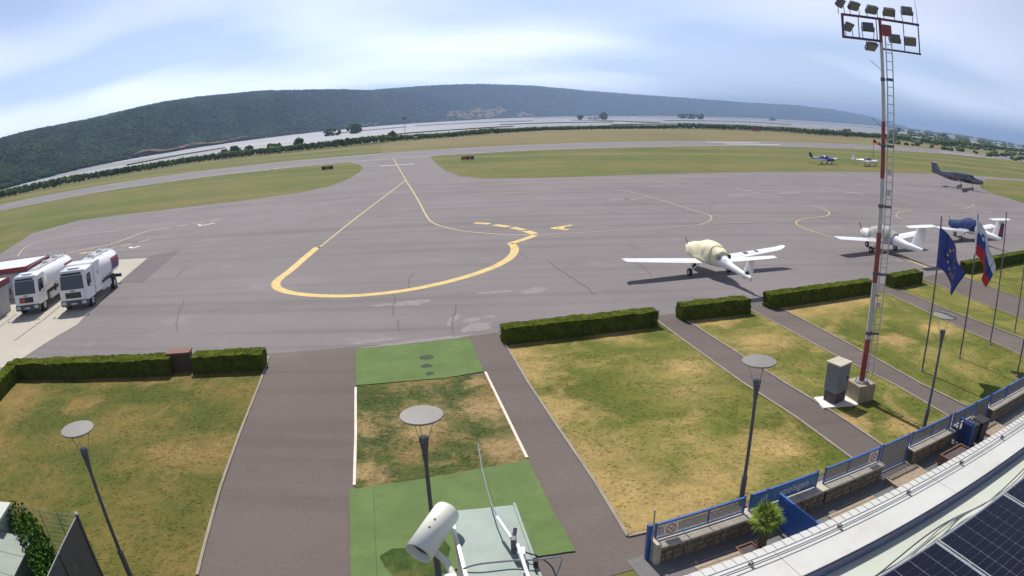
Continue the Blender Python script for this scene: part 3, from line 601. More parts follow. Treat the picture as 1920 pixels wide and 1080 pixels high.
HILL = [(-85, 300, 640, 2.8), (-70, 340, 700, 3.0), (-58, 390, 760, 3.1), (-45.6, 470, 850, 3.18), (-42, 520, 920, 3.28), (-37, 640, 1080, 3.22), (-33, 700, 1200, 3.5), (-30, 760, 1300, 3.7), (-27, 850, 1450, 3.74), (-21, 1050, 1700, 3.62),
        (-14.3, 1380, 2150, 3.12), (-11.9, 1600, 2500, 2.87), (-6.8, 2050, 2950, 2.97), (-2, 2500, 3400, 2.89), (2.4, 2950, 3900, 2.57), (7, 3300, 4250, 2.06), (11.6, 3600, 4600, 1.67), (16.3, 3850, 4900, 1.40),
        (20.9, 4100, 5300, 1.17), (25.6, 4400, 5700, 1.13), (28.5, 4700, 6000, 0.96), (31.8, 5000, 6300, 0.66), (34.0, 5200, 6600, 0.22), (35.2, 5400, 6700, 0.03), (36.5, 5500, 6800, -0.08)]
HA = np.array(HILL)
def hill_at(az): return [float(np.interp(az, HA[:, 0], HA[:, k])) for k in (1, 2, 3)]
def tree_h(d): return 6.0 + d * 0.0012
def hill_z(az, t):
    """height above the plain: t 0 at the foot, 1 on the ridge, up to 1.6 behind it"""
    b_, r_, e_ = hill_at(az); d = b_ + (r_ - b_) * t
    top = max(0.0, CAM_H + r_ * math.tan(R(e_)) - tree_h(r_) * 0.9)
    if t <= 1: f = 0.25 * t + 0.75 * (3 * t * t - 2 * t ** 3)
    else: f = max(0.0, 1 - 0.9 * (t - 1) ** 1.3)
    n = noise.noise(Vector((az * 0.18, t * 2.2, 3.1))) * 0.16 * math.sin(min(1, t) * math.pi)
    return d, max(-0.6, top * (f + n) - (0.6 if t <= 0 else 0))
mb = MB(); azs = np.arange(-85, 36.6, 0.6); ts = [0, .06, .14, .24, .36, .5, .64, .78, .9, 1.0, 1.15, 1.4, 1.7]
vv = []
for a in azs:
    for t in ts:
        d, z = hill_z(a, t); vv.append((d * math.sin(R(a)), d * math.cos(R(a)), z if t > 0 else -0.62))
nt_ = len(ts)
mb.add(vv, [(i * nt_ + j, i * nt_ + j + 1, (i + 1) * nt_ + j + 1, (i + 1) * nt_ + j) for i in range(len(azs) - 1) for j in range(nt_ - 1)])
tag(mb.build('hill', pm('hill_scrub', (0.030, 0.036, 0.022), 1.0, var=0.35, scale=0.008, spec=0.0), None, True), kind='structure')
m_clear = pm('clearing_earth', (0.155, 0.105, 0.062), 1.0, var=0.3, scale=0.02, spec=0.0)
def hill_patch(a0, a1, t0, t1):
    mb = MB(); na, nt2 = 22, 8; vv = []
    for i in range(na + 1):
        for j in range(nt2 + 1):
            a = a0 + (a1 - a0) * i / na; w_ = math.sin(math.pi * (i + .3) / (na + .6)) ** .5; tm = (t0 + t1) / 2 + .04 * math.sin(i * .7)
            d, z = hill_z(a, tm + (t1 - t0) * (j / nt2 - .5) * w_ * (1 + .25 * math.sin(i * 1.7)))
            vv.append((d * math.sin(R(a)), d * math.cos(R(a)), z + 3.0))
    mb.add(vv, [(i * (nt2 + 1) + j, i * (nt2 + 1) + j + 1, (i + 1) * (nt2 + 1) + j + 1, (i + 1) * (nt2 + 1) + j) for i in range(na) for j in range(nt2)])
    tag(mb.build('clearing', m_clear, None, True), kind='structure')
hill_patch(-5.2, 0.0, 0.06, 0.34); hill_patch(0.5, 2.6, 0.04, 0.16); hill_patch(-13, -10.8, 0.05, 0.14); hill_patch(-33, -22, 0.0, 0.06)
cs, rs, tn = [], [], []
for k in range(34000):
    a = random.uniform(-70, -20) if random.random() < 0.42 else random.uniform(-48, 35.2)
    t = random.random() ** 0.85 * 1.06
    if k % 9 == 0: t = random.uniform(0.93, 1.03)
    bare = -1
    if -5.5 < a < 1.5 and 0.03 < t < 0.36 and random.random() < 0.86 - abs(a + 2) * 0.09: continue
    if t < 0.10 and random.random() < 0.6: continue
    if bare > 0.42 and random.random() < 0.6: continue
    d, z = hill_z(a, t)
    r_ = random.uniform(0.7, 1.3) * (2.0 + d * 0.0024)
    cs.append((d * math.sin(R(a)), d * math.cos(R(a)), z + r_ * 0.12)); rs.append(r_)
    tn.append(random.uniform(0.8, 1.15) * (1.0 + 0.6 * noise.noise(Vector((a * 0.5, t * 4, 1.0)))))
fo = clump_mesh('hill_forest', cs, rs, m_forest, ICO1, 0.7, 0.22, tones=tn)
tag(fo, 'dark green woodland covering the long hill behind the salt pans', 'woodland', kind='stuff')
# reed and shrub belt beyond the runway
belt = [(-204, 175.18), (-212.82, 205.76), (-190.33, 221.79), (-163.56, 243.36), (-132.42, 273.85), (-107.68, 279.51), (-78.77, 294.66), (-58.31, 327.27), (-32.27, 350.93), (16.8, 420.32), (91.59, 446.74), (132.5, 454.85), (191.11, 454.84), (210.77, 404.54), (289.22, 436.25), (317.34, 398.83), (482.87, 505.94), (800.99, 700.91)]
cs, rs, tn = [], [], []
def along(pts, step):
    out = []
    for a, b_ in zip(pts[:-1], pts[1:]):
        L_ = math.dist(a, b_); n = max(1, int(L_ / step))
        for i in range(n): out.append((a[0] + (b_[0] - a[0]) * i / n, a[1] + (b_[1] - a[1]) * i / n, L_))
    return out
for x, y, _ in along(belt, 0.75):
    d = math.hypot(x, y); ux, uy = x / d, y / d
    wide = 5 + 4 * noise.noise(Vector((x * 0.01, y * 0.01, 5)))
    hh = 2.1 + 1.4 * max(0, noise.noise(Vector((x * 0.02, y * 0.02, 0)))) + (1.2 if d > 380 and x > 120 else 0) + (0.5 if x < -60 else 0)
    for k in range(7):
        o_ = random.uniform(0, wide); r_ = random.uniform(0.4, 0.85)
        z = random.uniform(0.25, 1.0) * (hh - r_ * 0.7)
        cs.append((x + ux * o_ + random.uniform(-.5, .5), y + uy * o_, max(0.2, z))); rs.append(r_)
        tn.append(random.uniform(0.6, 1.35) * (1 + 0.4 * noise.noise(Vector((x * 0.03, y * 0.03, 2)))))
bl = clump_mesh('reed_belt', cs, rs, m_reed, ICO1, 1.25, 0.35, tones=tn)
tag(bl, 'long green belt of reeds and low shrubs beyond the runway', 'reeds', kind='stuff')
# low scrub on dikes and far right fields
cs, rs, tn = [], [], []
for k in range(2600):
    a = random.uniform(33.5, 52); d = 260 * math.exp(random.random() * 2.9)
    m_ = noise.noise(Vector((a * 0.9, math.log(d) * 5, 4)))
    if m_ < 0.06: continue
    r_ = random.uniform(0.8, 1.6) * (1.0 + d * 0.0012)
    if d < 380: continue
    cs.append((d * math.sin(R(a)), d * math.cos(R(a)), r_ * 0.3)); rs.append(r_); tn.append(random.uniform(0.6, 1.3))
for px in ([(-460.83, 647.57), (-524.53, 944.02), (-545.81, 1210.2), (-557.54, 1529.59), (-489.26, 1904.06), (-415.03, 2674.32), (-127.11, 3139.26)], [(109.16, 2693.8), (384.02, 2771.97), (896.31, 3272.46), (1839.96, 4379.29), (2608.13, 4810.19), (4237.01, 6105.48)]):
    for x, y, _ in along(px, 5):
        if random.random() < 0.5: continue
        r_ = random.uniform(.8, 2.0) * (1 + math.hypot(x, y) * 0.0006); cs.append((x + random.uniform(-4, 4), y + random.uniform(0, 20), 0.2)); rs.append(r_); tn.append(random.uniform(.7, 1.5))
tag(clump_mesh('field_scrub', cs, rs, m_bush, ICO1, 0.8, 0.35, tones=tn), 'scattered low scrub over the flat fields and dikes', 'scrub', kind='stuff')

# single trees and bushes that stand out from the belt
def bush(px, h, w, label, name='shrub', cat='shrub'):
    t = thing(name, px, random.uniform(0, 360), label, cat); h *= 0.82
    mb = MB(); mb.cyl((0, 0, -0.4), (0, 0, h * 0.45), 0.05 * h, 0.02 * h, 7)
    for k in range(4):
        a = k * 1.57 + 0.4; mb.cyl((0, 0, h * 0.25), (math.cos(a) * w * 0.3, math.sin(a) * w * 0.3, h * 0.6), 0.02 * h, 0.008 * h, 5)
    mb.build('trunk', m_trunk, t)
    n = 46; c_, r_ = [], []
    for k in range(n):
        a = random.uniform(0, 6.28); q = random.random() ** 0.5; zz = random.uniform(0.08, 0.92)
        e = math.sqrt(max(0.05, 1 - ((zz - 0.5) / 0.5) ** 2))
        c_.append((math.cos(a) * q * e * w / 2, math.sin(a) * q * e * w / 2, zz * h)); r_.append(random.uniform(0.13, 0.24) * min(h, w))
    clump_mesh('crown', c_, r_, m_bush, ICO1, 0.9, 0.4, (0.6, 1.4), t)
    return t
bush((-129.53, 282.1, -0.2), 5.0, 4.6, 'tall dark bush leading the left shrub group in the reed belt')
bush((-130.52, 296.54, -0.2), 6.0, 5.0, 'tallest bush of the left shrub group in the reed belt')
bush((-124.76, 300.12, -0.2), 5.0, 5.5, 'rounded pale bush at the right of the left shrub group')
bush((-112.86, 304.19, -0.2), 5.2, 7.0, 'wide dark bush in the reed belt, between two shrub groups')
bush((-102.47, 311.8, -0.2), 6.2, 5.5, 'tall round bush in the reed belt, left of the dark dike tree')
bush((-58.36, 332.21, -0.2), 6.0, 4.6, 'lone round bush rising from the reed belt beyond the taxiway')
bush((-176.3, 645.2, -0.2), 9.0, 20.0, 'low dark thicket on the dike, left of the square tree clump', 'tree', 'tree')
bush((-159.89, 675.3, -0.2), 13.0, 15.0, 'square dark tree clump standing in the salt pans', 'tree', 'tree')
bush((138.56, 1226.92, -0.2), 11.0, 14.0, 'left tree on the small islet in the salt pans', 'tree', 'tree')
bush((150.78, 1143.73, -0.2), 6.0, 30.0, 'low scrub in the middle of the salt pan islet')
bush((175.5, 1182.96, -0.2), 15.0, 14.0, 'taller right tree on the small islet in the salt pans', 'tree', 'tree')
bush((441.66, 1623.02, -0.2), 15.0, 22.0, 'leftmost of three dark trees on the salt pan bank', 'tree', 'tree')
bush((454.44, 1583.39, -0.2), 16.0, 30.0, 'middle of three dark trees on the salt pan bank', 'tree', 'tree')
bush((441.12, 1460.57, -0.2), 15.0, 20.0, 'rightmost of three dark trees on the salt pan bank', 'tree', 'tree')
bush((855.85, 2000.19, -0.2), 12.0, 22.0, 'lone dark tree on the far dike above the blue aircraft', 'tree', 'tree')
bush((227.9, 433.02, -0.2), 5.0, 9.0, 'left dark bush of the pair on the belt above the two small aircraft')
bush((245.75, 428.85, -0.2), 6.0, 9.0, 'right dark bush of the pair on the belt above the two small aircraft')
bush((795.41, 1156.64, -0.2), 10.0, 11.0, 'round dark tree just right of the mast on the plain', 'tree', 'tree')
bush((778.93, 970.46, -0.2), 9.0, 11.0, 'broad tree on the far plain right of the mast', 'tree', 'tree')
bush((508.51, 587.07, -0.2), 5.0, 10.0, 'dark bush at the belt above the dark turboprop')
bush((517.19, 557.09, -0.2), 5.0, 7.0, 'pale bush at the belt near the right picture edge')

# ------------------------------------------------------------------ clipped hedges
def hedge(a, b_, label, h=0.8, dep=0.8):
    a = Vector(a[:2]); b_ = Vector(b_[:2]); L_ = (b_ - a).length
    az = math.degrees(math.atan2(b_.x - a.x, b_.y - a.y)) - 90.0
    t = thing('hedge', (a.x, a.y, 0), az, label, 'hedge', 'clipped hedges along the apron')
    # local: x 0..L along, y 0 (far side) .. -dep
    st = 0.11
    nx = max(2, int(L_ / st)); prof = []
    ny = int(dep / st); nz = int(h / st)
    for i in range(nz + 1): prof.append((0.0, h * i / nz))
    for i in range(1, ny): prof.append((-dep * i / ny, h))
    for i in range(nz + 1): prof.append((-dep, h * (1 - i / nz)))
    rings = []
    for k in range(nx + 1):
        x = L_ * k / nx; rg = []
        endf = min(1, min(k, nx - k) / 1.5)
        for (y, z) in prof:
            n = noise.noise_vector(Vector((x + a.x, y * 1.0 + a.y, z)) * 2.3) * 0.045 + noise.noise_vector(Vector((x + a.x, y + a.y, z)) * 9.0) * 0.03
            yy = -dep / 2 + (y + dep / 2) * (0.9 + 0.1 * endf)
            n.z += (noise.noise(Vector((x * 0.9 + a.x, y * 1.5, 7.0))) * 0.055 + noise.noise(Vector((x * 3.1 + a.x, y * 3, 2.0))) * 0.03) * (z / h)
            rg.append((x + n.x, yy + n.y, max(0.0, z * (0.96 + 0.04 * endf) + n.z)))
        rings.append(rg)
    mb = MB(); m = len(prof)
    mb.add([p for rg in rings for p in rg], [(k * m + i, k * m + i + 1, (k + 1) * m + i + 1, (k + 1) * m + i) for k in range(nx) for i in range(m - 1)] + [tuple(range(m)), tuple(range(nx * m + m - 1, nx * m - 1, -1))])
    o = mb.build('foliage', m_hedge, t)
    at = o.data.color_attributes.new('tone', 'FLOAT_COLOR', 'POINT')
    cc = np.ones((len(o.data.vertices), 4), np.float32); cc[:, :3] = rng.uniform(0.6, 1.15, len(cc))[:, None]; at.data.foreach_set('color', cc.ravel())
    # leaves standing out of the clipped faces
    n = int(L_ * 380); pts = []
    for k in range(n):
        x = random.uniform(-0.02, L_ + 0.02); s_ = random.random() * (dep + 2 * h)
        if s_ < dep: p = (x, -s_, h + random.uniform(-0.03, 0.015))
        elif s_ < dep + h: p = (x, -dep + random.uniform(-0.05, 0.03), s_ - dep)
        else: p = (x, random.uniform(-0.03, 0.05), s_ - dep - h)
        if k % 12 == 0: p = (random.choice((-0.04, L_ + 0.04)) + random.uniform(-.03, .03), -random.random() * dep, random.random() * h)
        pts.append(p)
    lv = leaf_cloud('leaves', pts, rng.uniform(0.02, 0.045, n), m_hedge, t, (0.55, 1.5)); lv['kind'] = 'stuff'
    return t
hedge((-25.26, 23.38, 0.8), (-15.24, 24.78, 0.8), 'long clipped hedge at the far left between the lawn and the concrete pad', dep=0.95)
hedge((-24.09, 18.97, 0.8), (-25.34, 23.05, 0.8), 'diagonal clipped hedge cut by the left picture edge', dep=0.8)
hedge((-14.19, 25, 0.8), (-10.84, 25.45, 0.8), 'short clipped hedge between the brown planter box and the wide drive', dep=0.9)
hedge((-0.58, 27.94, 0.8), (6.73, 29.68, 0.8), 'long clipped hedge in the middle, in front of the covered aircraft left wing')
hedge((8.14, 30.33, 0.8), (12.03, 31.12, 0.8), 'short clipped hedge below the cream covered aircraft tail')
hedge((13.39, 31.68, 0.8), (21.32, 33.71, 0.8), 'long clipped hedge just left of the red and white mast')
hedge((23.38, 34.58, 0.8), (26.59, 35.59, 0.8), 'shortest clipped hedge right behind the mast')
hedge((32.63, 37.59, 0.8), (49.86, 42.8, 0.8), 'clipped hedge behind the two flags at the right edge')
pb = thing('planter_box', (-14.88, 24.4, 0), AZP, 'brown box planter between the two left hedges', 'planter')
mb = MB(); mb.rbox(-0.55, 0.55, 0.0, 0.6, 0, 0.82, 0.02); mb.build('body', m_bronze, pb)
mb = MB(); mb.rbox(-0.6, 0.6, -0.04, 0.64, 0.82, 0.9, 0.015); mb.build('rim', m_brown, pb)

# ------------------------------------------------------------------ garden lamps with round reflectors
def lamp(p, h, label):
    t = thing('lamp_post', p, 0, label, 'lamp', 'garden lamps with a round reflector disc')
    mb = MB(); mb.cyl((0, 0, 0), (0, 0, 0.9), 0.075, 0.075, 16); mb.cyl((0, 0, 0.9), (0, 0, h - 1.1), 0.05, 0.042, 16); mb.cyl((0, 0, 0.88), (0, 0, 0.95), 0.085, 0.06, 16); mb.build('pole', m_dsteel, t, True)
    mb = MB(); prof = [(0.042, h - 1.12), (0.055, h - 1.0), (0.065, h - 0.9), (0.066, h - 0.82), (0.085, h - 0.7), (0.098, h - 0.58), (0.098, h - 0.52), (0.085, h - 0.50)]
    mb.loft([[(math.cos(i * 6.283 / 18) * r, math.sin(i * 6.283 / 18) * r, z) for i in range(18)] for r, z in prof]); mb.build('lamp_head', m_dsteel, t, True)
    mb = MB(); mb.cyl((0, 0, h - 0.53), (0, 0, h - 0.495), 0.085, 0.08, 18); mb.build('lens', m_dglass, t)
    for k in range(3):
        a = k * 2.094 + 0.5
        mb = MB(); mb.cyl((math.cos(a) * 0.10, math.sin(a) * 0.10, h - 0.6), (math.cos(a) * 0.3, math.sin(a) * 0.3, h - 0.04), 0.008, n=6); mb.build('stay', m_steel, t)
    mb = MB(); prof = [(0.40, h - 0.035), (0.438, h - 0.03), (0.443, h - 0.01), (0.43, h + 0.005), (0.2, h + 0.02), (0.02, h + 0.024)]
    mb.loft([[(math.cos(i * 6.283 / 40) * r, math.sin(i * 6.283 / 40) * r, z) for i in range(40)] for r, z in prof]); mb.build('reflector_disc', m_disc, t, True)
    return t
lamp((-9.65, 10.44, 0), 4.28, 'round disc garden lamp on the left lawn')
lamp((-1.86, 11.5, 0), 4.36, 'round disc garden lamp on the middle turf, above the white tube camera')
lamp((5.95, 13.93, 0), 4.2, 'round disc garden lamp on the big lawn, behind the blue fence and palm')
lamp((13.85, 16.38, 0), 4.2, 'round disc garden lamp between the mast and the flagpoles')

# ------------------------------------------------------------------ flagpoles and flags
def flagpole(p, label, h=6.55):
    t = thing('flagpole', p, 0, label, 'flagpole', 'row of five flagpoles')
    mb = MB(); mb.cyl((0, 0, 0), (0, 0, h), 0.04, 0.028, 12); mb.build('pole', m_dsteel, t, True)
    mb = MB(); mb.cyl((0, 0, 0), (0, 0, 0.12), 0.09, 0.07, 12); mb.build('base_collar', m_steel, t)
    mb = MB(); mb.cyl((0, 0, h), (0, 0, h + 0.06), 0.045, 0.03, 12); mb.build('finial', m_dsteel, t)
    mb = MB(); mb.cyl((0.055, -0.02, 0.9), (0.042, -0.02, h - 0.1), 0.005, n=5); mb.build('halyard', m_steel, t)
    return t
FP = [(17.16, 21.33, 0), (20.23, 22.22, 0), (23.49, 23.4, 0), (26.71, 24.55, 0), (21.93, 19.36, 0)]
for p, l in zip(FP, ('flagpole flying the blue starred flag', 'flagpole flying the white, blue and red flag', 'bare flagpole right of the tricolour flag', 'bare flagpole farthest back at the right picture edge', 'flagpole cut by the right edge, nearest to the fence')): flagpole(p, l)
def flag_point(u, v, W, Hh, droop, seed, az):
    """u along the fly 0..1, v up the hoist 0..1; returns local xyz with the pole at the origin"""
    s_ = u * W
    a = droop * min(1.0, 0.55 + u * 0.6)
    fold = math.sin(u * 7.5 + v * 2.2 + seed) * 0.10 * min(1, u * 3) + math.sin(u * 15 - v * 3 + seed) * 0.035 * min(1, u * 3)
    # the cloth swings down and its height gathers towards the fly
    hx = math.cos(a) * s_; hz = -math.sin(a) * s_
    gx = (1 - v) * Hh * -math.sin(a) * 0.12 * u
    vz = (v - 1) * Hh * (1 - 0.40 * u)
    vx = (1 - v) * Hh * (-0.30) * u
    return (0.04 + hx + gx + vx, fold, hz + vz)
def flag(p, top, label, W, Hh, droop, seed, az, paint):
    t = thing('flag', (p[0], p[1], top), az - 90, label, 'flag')
    nu, nv = 36, 24; mb = MB()
    vv = [flag_point(i / nu, j / nv, W, Hh, droop, seed, az) for i in range(nu + 1) for j in range(nv + 1)]
    # two sheets a few millimetres apart give the cloth its thickness
    mats, pick = paint
    for i in range(nu):
        for j in range(nv):
            mb.cur = pick((i + .5) / nu, (j + .5) / nv)
            q_ = [i * (nv + 1) + j, (i + 1) * (nv + 1) + j, (i + 1) * (nv + 1) + j + 1, i * (nv + 1) + j + 1]
            mb.add([vv[k] for k in q_], [(0, 1, 2, 3)])
    me_o = mb.build('cloth', mats, t)
    bm = bmesh.new(); bm.from_mesh(me_o.data); bmesh.ops.remove_doubles(bm, verts=bm.verts[:], dist=1e-5); bm.to_mesh(me_o.data); bm.free()
    me_o.data.polygons.foreach_set('use_smooth', [True] * len(me_o.data.polygons))
    so = me_o.modifiers.new('thickness', 'SOLIDIFY'); so.thickness = 0.004
    mb = MB(); mb.cyl((0, 0, 0), (0, 0, -Hh), 0.045, n=10); mb.build('sleeve', mats[0], t)
    return t, lambda u, v: flag_point(u, v, W, Hh, droop, seed, az)
m_eu = pm('flag_blue', (0.028, 0.045, 0.25), 0.7, var=0.08); m_star = pm('flag_yellow', (0.70, 0.52, 0.05), 0.7)
m_fw = pm('flag_white', (0.62, 0.64, 0.68), 0.7, var=0.05); m_fb = pm('flag_mid_blue', (0.02, 0.05, 0.26), 0.7); m_fr = pm('flag_red', (0.55, 0.02, 0.03), 0.7)
eu, fpt = flag(FP[0], 6.15, 'drooping blue flag with a ring of yellow stars', 2.75, 1.6, R(46), 0.3, 84, ([m_eu], lambda u, v: 0))
for k in range(12):
    a = k * math.pi / 6; u0 = 0.5 + 0.22 * math.sin(a); v0 = 0.5 + 0.33 * math.cos(a)
    c_ = Vector(fpt(u0, v0)); eu_ = (Vector(fpt(u0 + .02, v0)) - c_).normalized(); ev = (Vector(fpt(u0, v0 + .02)) - c_).normalized()
    nn = eu_.cross(ev).normalized()
    for sgn in (1, -1):
        mb = MB(); pts = []
        for i in range(10):
            r_ = 0.085 if i % 2 == 0 else 0.034; th = i * math.pi / 5
            pts.append(c_ + eu_ * math.sin(th) * r_ + ev * math.cos(th) * r_ + nn * sgn * 0.012)
        mb.add(pts, [tuple(range(10))]); mb.build('star', m_star, eu)
slo, fpt = flag(FP[1], 6.35, 'drooping white, blue and red striped flag with a small crest', 2.75, 1.5, R(52), 1.9, 86, ([m_fw, m_fb, m_fr], lambda u, v: 0 if v > 0.667 else (1 if v > 0.333 else 2)))
c_ = Vector(fpt(0.2, 0.667)); eu_ = (Vector(fpt(0.22, 0.667)) - c_).normalized(); ev = (Vector(fpt(0.2, 0.69)) - c_).normalized(); nn = eu_.cross(ev).normalized()
for sgn in (1, -1):
    cr = MB(); cr.add([c_ + eu_ * x + ev * y + nn * sgn * 0.012 for x, y in ((-.13, .16), (.13, .16), (.13, -.05), (.07, -.14), (0, -.18), (-.07, -.14), (-.13, -.05))], [tuple(range(7))]); cr = cr.build('crest', m_eu, slo)
    mo = MB(); mo.add([c_ + eu_ * x + ev * y + nn * sgn * 0.016 for x, y in ((-.11, -.06), (-.055, .04), (-.03, 0), (0, .09), (.03, 0), (.055, .04), (.11, -.06), (0, -.13))], [tuple(range(8))]); mo.build('mountain', m_fw, cr)

# ------------------------------------------------------------------ floodlight mast
MP = (12.78, 19.6, 0.7)
blk = tag(MB().rbox(-0.42, 0.42, -0.42, 0.42, 0, 0.7, 0.02).build('mast_foundation', m_concb), 'weathered concrete foundation block under the red and white mast', 'foundation')
blk.location = (MP[0], MP[1], 0); blk.rotation_euler = (0, 0, R(-AZP))
mast = thing('floodlight_mast', MP, 103 - 90, 'tall red and white banded floodlight mast with a ladder', 'mast')
bands = [(0, 1.67, 0), (1.67, 3.77, 1), (3.77, 5.57, 0), (5.57, 7.46, 1), (7.46, 9.43, 0), (9.43, 12.2, 1), (12.2, 13.1, 0)]
for z0, z1, k in bands:
    r0 = 0.115 - 0.0042 * z0; r1 = 0.115 - 0.0042 * z1
    MB().cyl((0, 0, z0), (0, 0, z1), r0, r1, 20).build('pole_band', m_mwhite if k else m_mred, mast, True)
MB().cyl((0, 0, 0), (0, 0, 0.05), 0.3, 0.3, 20).build('base_flange', m_steel, mast)
for k in range(8):
    a = k * math.pi / 4; MB().cyl((math.cos(a) * .24, math.sin(a) * .24, 0.05), (math.cos(a) * .24, math.sin(a) * .24, 0.12), 0.02, n=6).build('bolt', m_steel, mast)
lx0, lx1 = 0.14, 0.38
for x in (lx0, lx1): MB().cyl((x, -0.1, 0.15), (x, -0.1, 12.6), 0.024, n=8).build('ladder_rail', m_mwhite, mast)
rung = None
for k in range(41):
    z = 0.45 + k * 0.3
    if rung is None: rung = MB().cyl((lx0, -0.1, 0), (lx1, -0.1, 0), 0.014, n=6).build('rung', m_steel, mast)
    rr = rung if k == 0 else share(rung, mast)
    rr.location = (0, 0, z)
for z in (1.9, 4.1, 6.5, 8.6, 10.9):
    mb = MB(); mb.cyl((0, 0, z - 0.06), (0, 0, z + 0.06), 0.135 - 0.0042 * z, n=16); mb.box(0.1, lx1, -0.13, -0.07, z - 0.04, z + 0.04); mb.build('ladder_bracket', m_dsteel, mast)
for z in (9.2, 11.2): MB().tube([(0, 0, z), (-0.45, 0.05, z + 0.32)], 0.012).build('cable_hook', m_steel, mast)
for x, z in ((0.18, 2.9), (0.2, 6.9), (0.2, 7.6)): MB().rbox(x - 0.05, x + 0.06, -0.28, -0.16, z, z + 0.2, 0.01).build('junction_box', m_mwhite, mast)
zt, zb = 13.05, 12.25
mb = MB(); mb.box(-1.5, 1.62, -0.04, 0.04, zt - 0.04, zt + 0.04); mb.box(-1.42, 0.02, -0.04, 0.04, zb - 0.04, zb + 0.04); mb.box(-1.5, -1.42, -0.041, 0.041, zb - 0.041, zt - 0.045); mb.box(0.02, 1.62, -0.038, 0.038, zb - 0.3, zb - 0.24)
mb.cyl((1.58, 0, zb - 0.24), (1.58, 0, zt - 0.045), 0.025, n=6); mb.cyl((0.95, 0, zb - 0.24), (0.95, 0, zt - 0.045), 0.018, n=6); mb.cyl((-0.85, 0, zb + .045), (-0.85, 0, zt - .045), 0.018, n=6); mb.cyl((-0.15, 0, zb + .045), (-0.15, 0, zt - .045), 0.018, n=6)
mb.build('lamp_frame', pm('lamp_frame_maroon', (0.085, 0.03, 0.05), .5), mast)
MB().cyl((1.58, 0, zt + .045), (1.52, 0, zt + 1.3), 0.014, 0.006, 6).build('lightning_rod', m_steel, mast)
MB().rbox(-0.02, 0.34, -0.3, -0.14, zt - 0.62, zt - 0.22, 0.02).build('control_box', m_mred, mast)
def floodlight(x, z, yaw, pitch, under=False):
    mt = Matrix.Translation((x, 0.0, z)) @ Matrix.Scale(0.86, 4) @ Matrix.Rotation(yaw, 4, 'Z') @ Matrix.Rotation(pitch, 4, 'X')
    mb = MB(); mb.loft([[(-0.24, -0.17, 0.16), (0.24, -0.17, 0.16), (0.24, 0.17, 0.16), (-0.24, 0.17, 0.16)], [(-0.27, -0.2, 0.0), (0.27, -0.2, 0.0), (0.27, 0.2, 0.0), (-0.27, 0.2, 0.0)]]); mb.v = [tuple(mt @ Vector(p)) for p in mb.v]
    o = mb.build('floodlight', m_lmet, mast)
    mb = MB(); mb.box(-0.24, 0.24, -0.17, 0.17, -0.015, -0.001); mb.v = [tuple(mt @ Vector(p)) for p in mb.v]; mb.build('front_glass', m_disc, o)
    za = zb if (under or zb + .05 < z < zt - .05) else zt
    for sx in (-0.29, 0.29):
        a = mt @ Vector((sx, 0, 0.06)); MB().cyl(a, (a.x * 0.8 + x * 0.2, 0, za), 0.014, n=6).build('yoke', m_dsteel, o)
for x, z, yw, pt_ in ((-1.45, zt + .38, 0.9, -0.95), (-0.95, zt + .33, 0.5, -0.85), (-0.28, zt + .27, 0.2, -0.7), (0.4, zt + .27, -0.1, -0.7), (1.15, zt + .42, 2.9, -1.05), (-1.2, zb + .35, 0.8, -0.9), (-0.5, zb + .42, 3.0, -1.1), (0.55, zb + .12, 3.0, -1.0), (1.2, zb + .12, -0.3, -0.9)):
    floodlight(x, z, yw, pt_)
floodlight(-0.38, zb - 0.27, 0.35, -0.7, True)
# control cabinet and slab beside the mast
slab = tag(MB().box(-0.72, 0.78, -0.62, 0.32, 0.0, 0.07).build('cabinet_slab', m_wslab), 'white concrete slab under the grey control cabinet', 'slab')
CP = (11.62, 19.39, 0)
slab.location = (CP[0] + .05, CP[1] + .25, 0.0); slab.rotation_euler = (0, 0, R(-AZP - 14))
cab = thing('control_cabinet', (CP[0] + .03, CP[1] + .2, 0.07), AZP - 14, 'grey metal control cabinet with a dark plinth beside the mast', 'cabinet')
MB().box(-0.33, 0.33, -0.28, 0.28, 0, 0.42).build('plinth', m_dgrey, cab)
MB().rbox(-0.36, 0.36, -0.31, 0.31, 0.42, 1.46, 0.012).build('body', m_grey, cab)
MB().rbox(-0.40, 0.40, -0.35, 0.35, 1.46, 1.53, 0.012).build('roof', m_cap, cab)
dr = MB().box(-0.32, 0.32, -0.322, -0.311, 0.46, 1.42).build('door', m_grey, cab); MB().rbox(0.2, 0.24, -0.345, -0.323, 0.85, 1.0, 0.004).build('handle', m_black, dr)

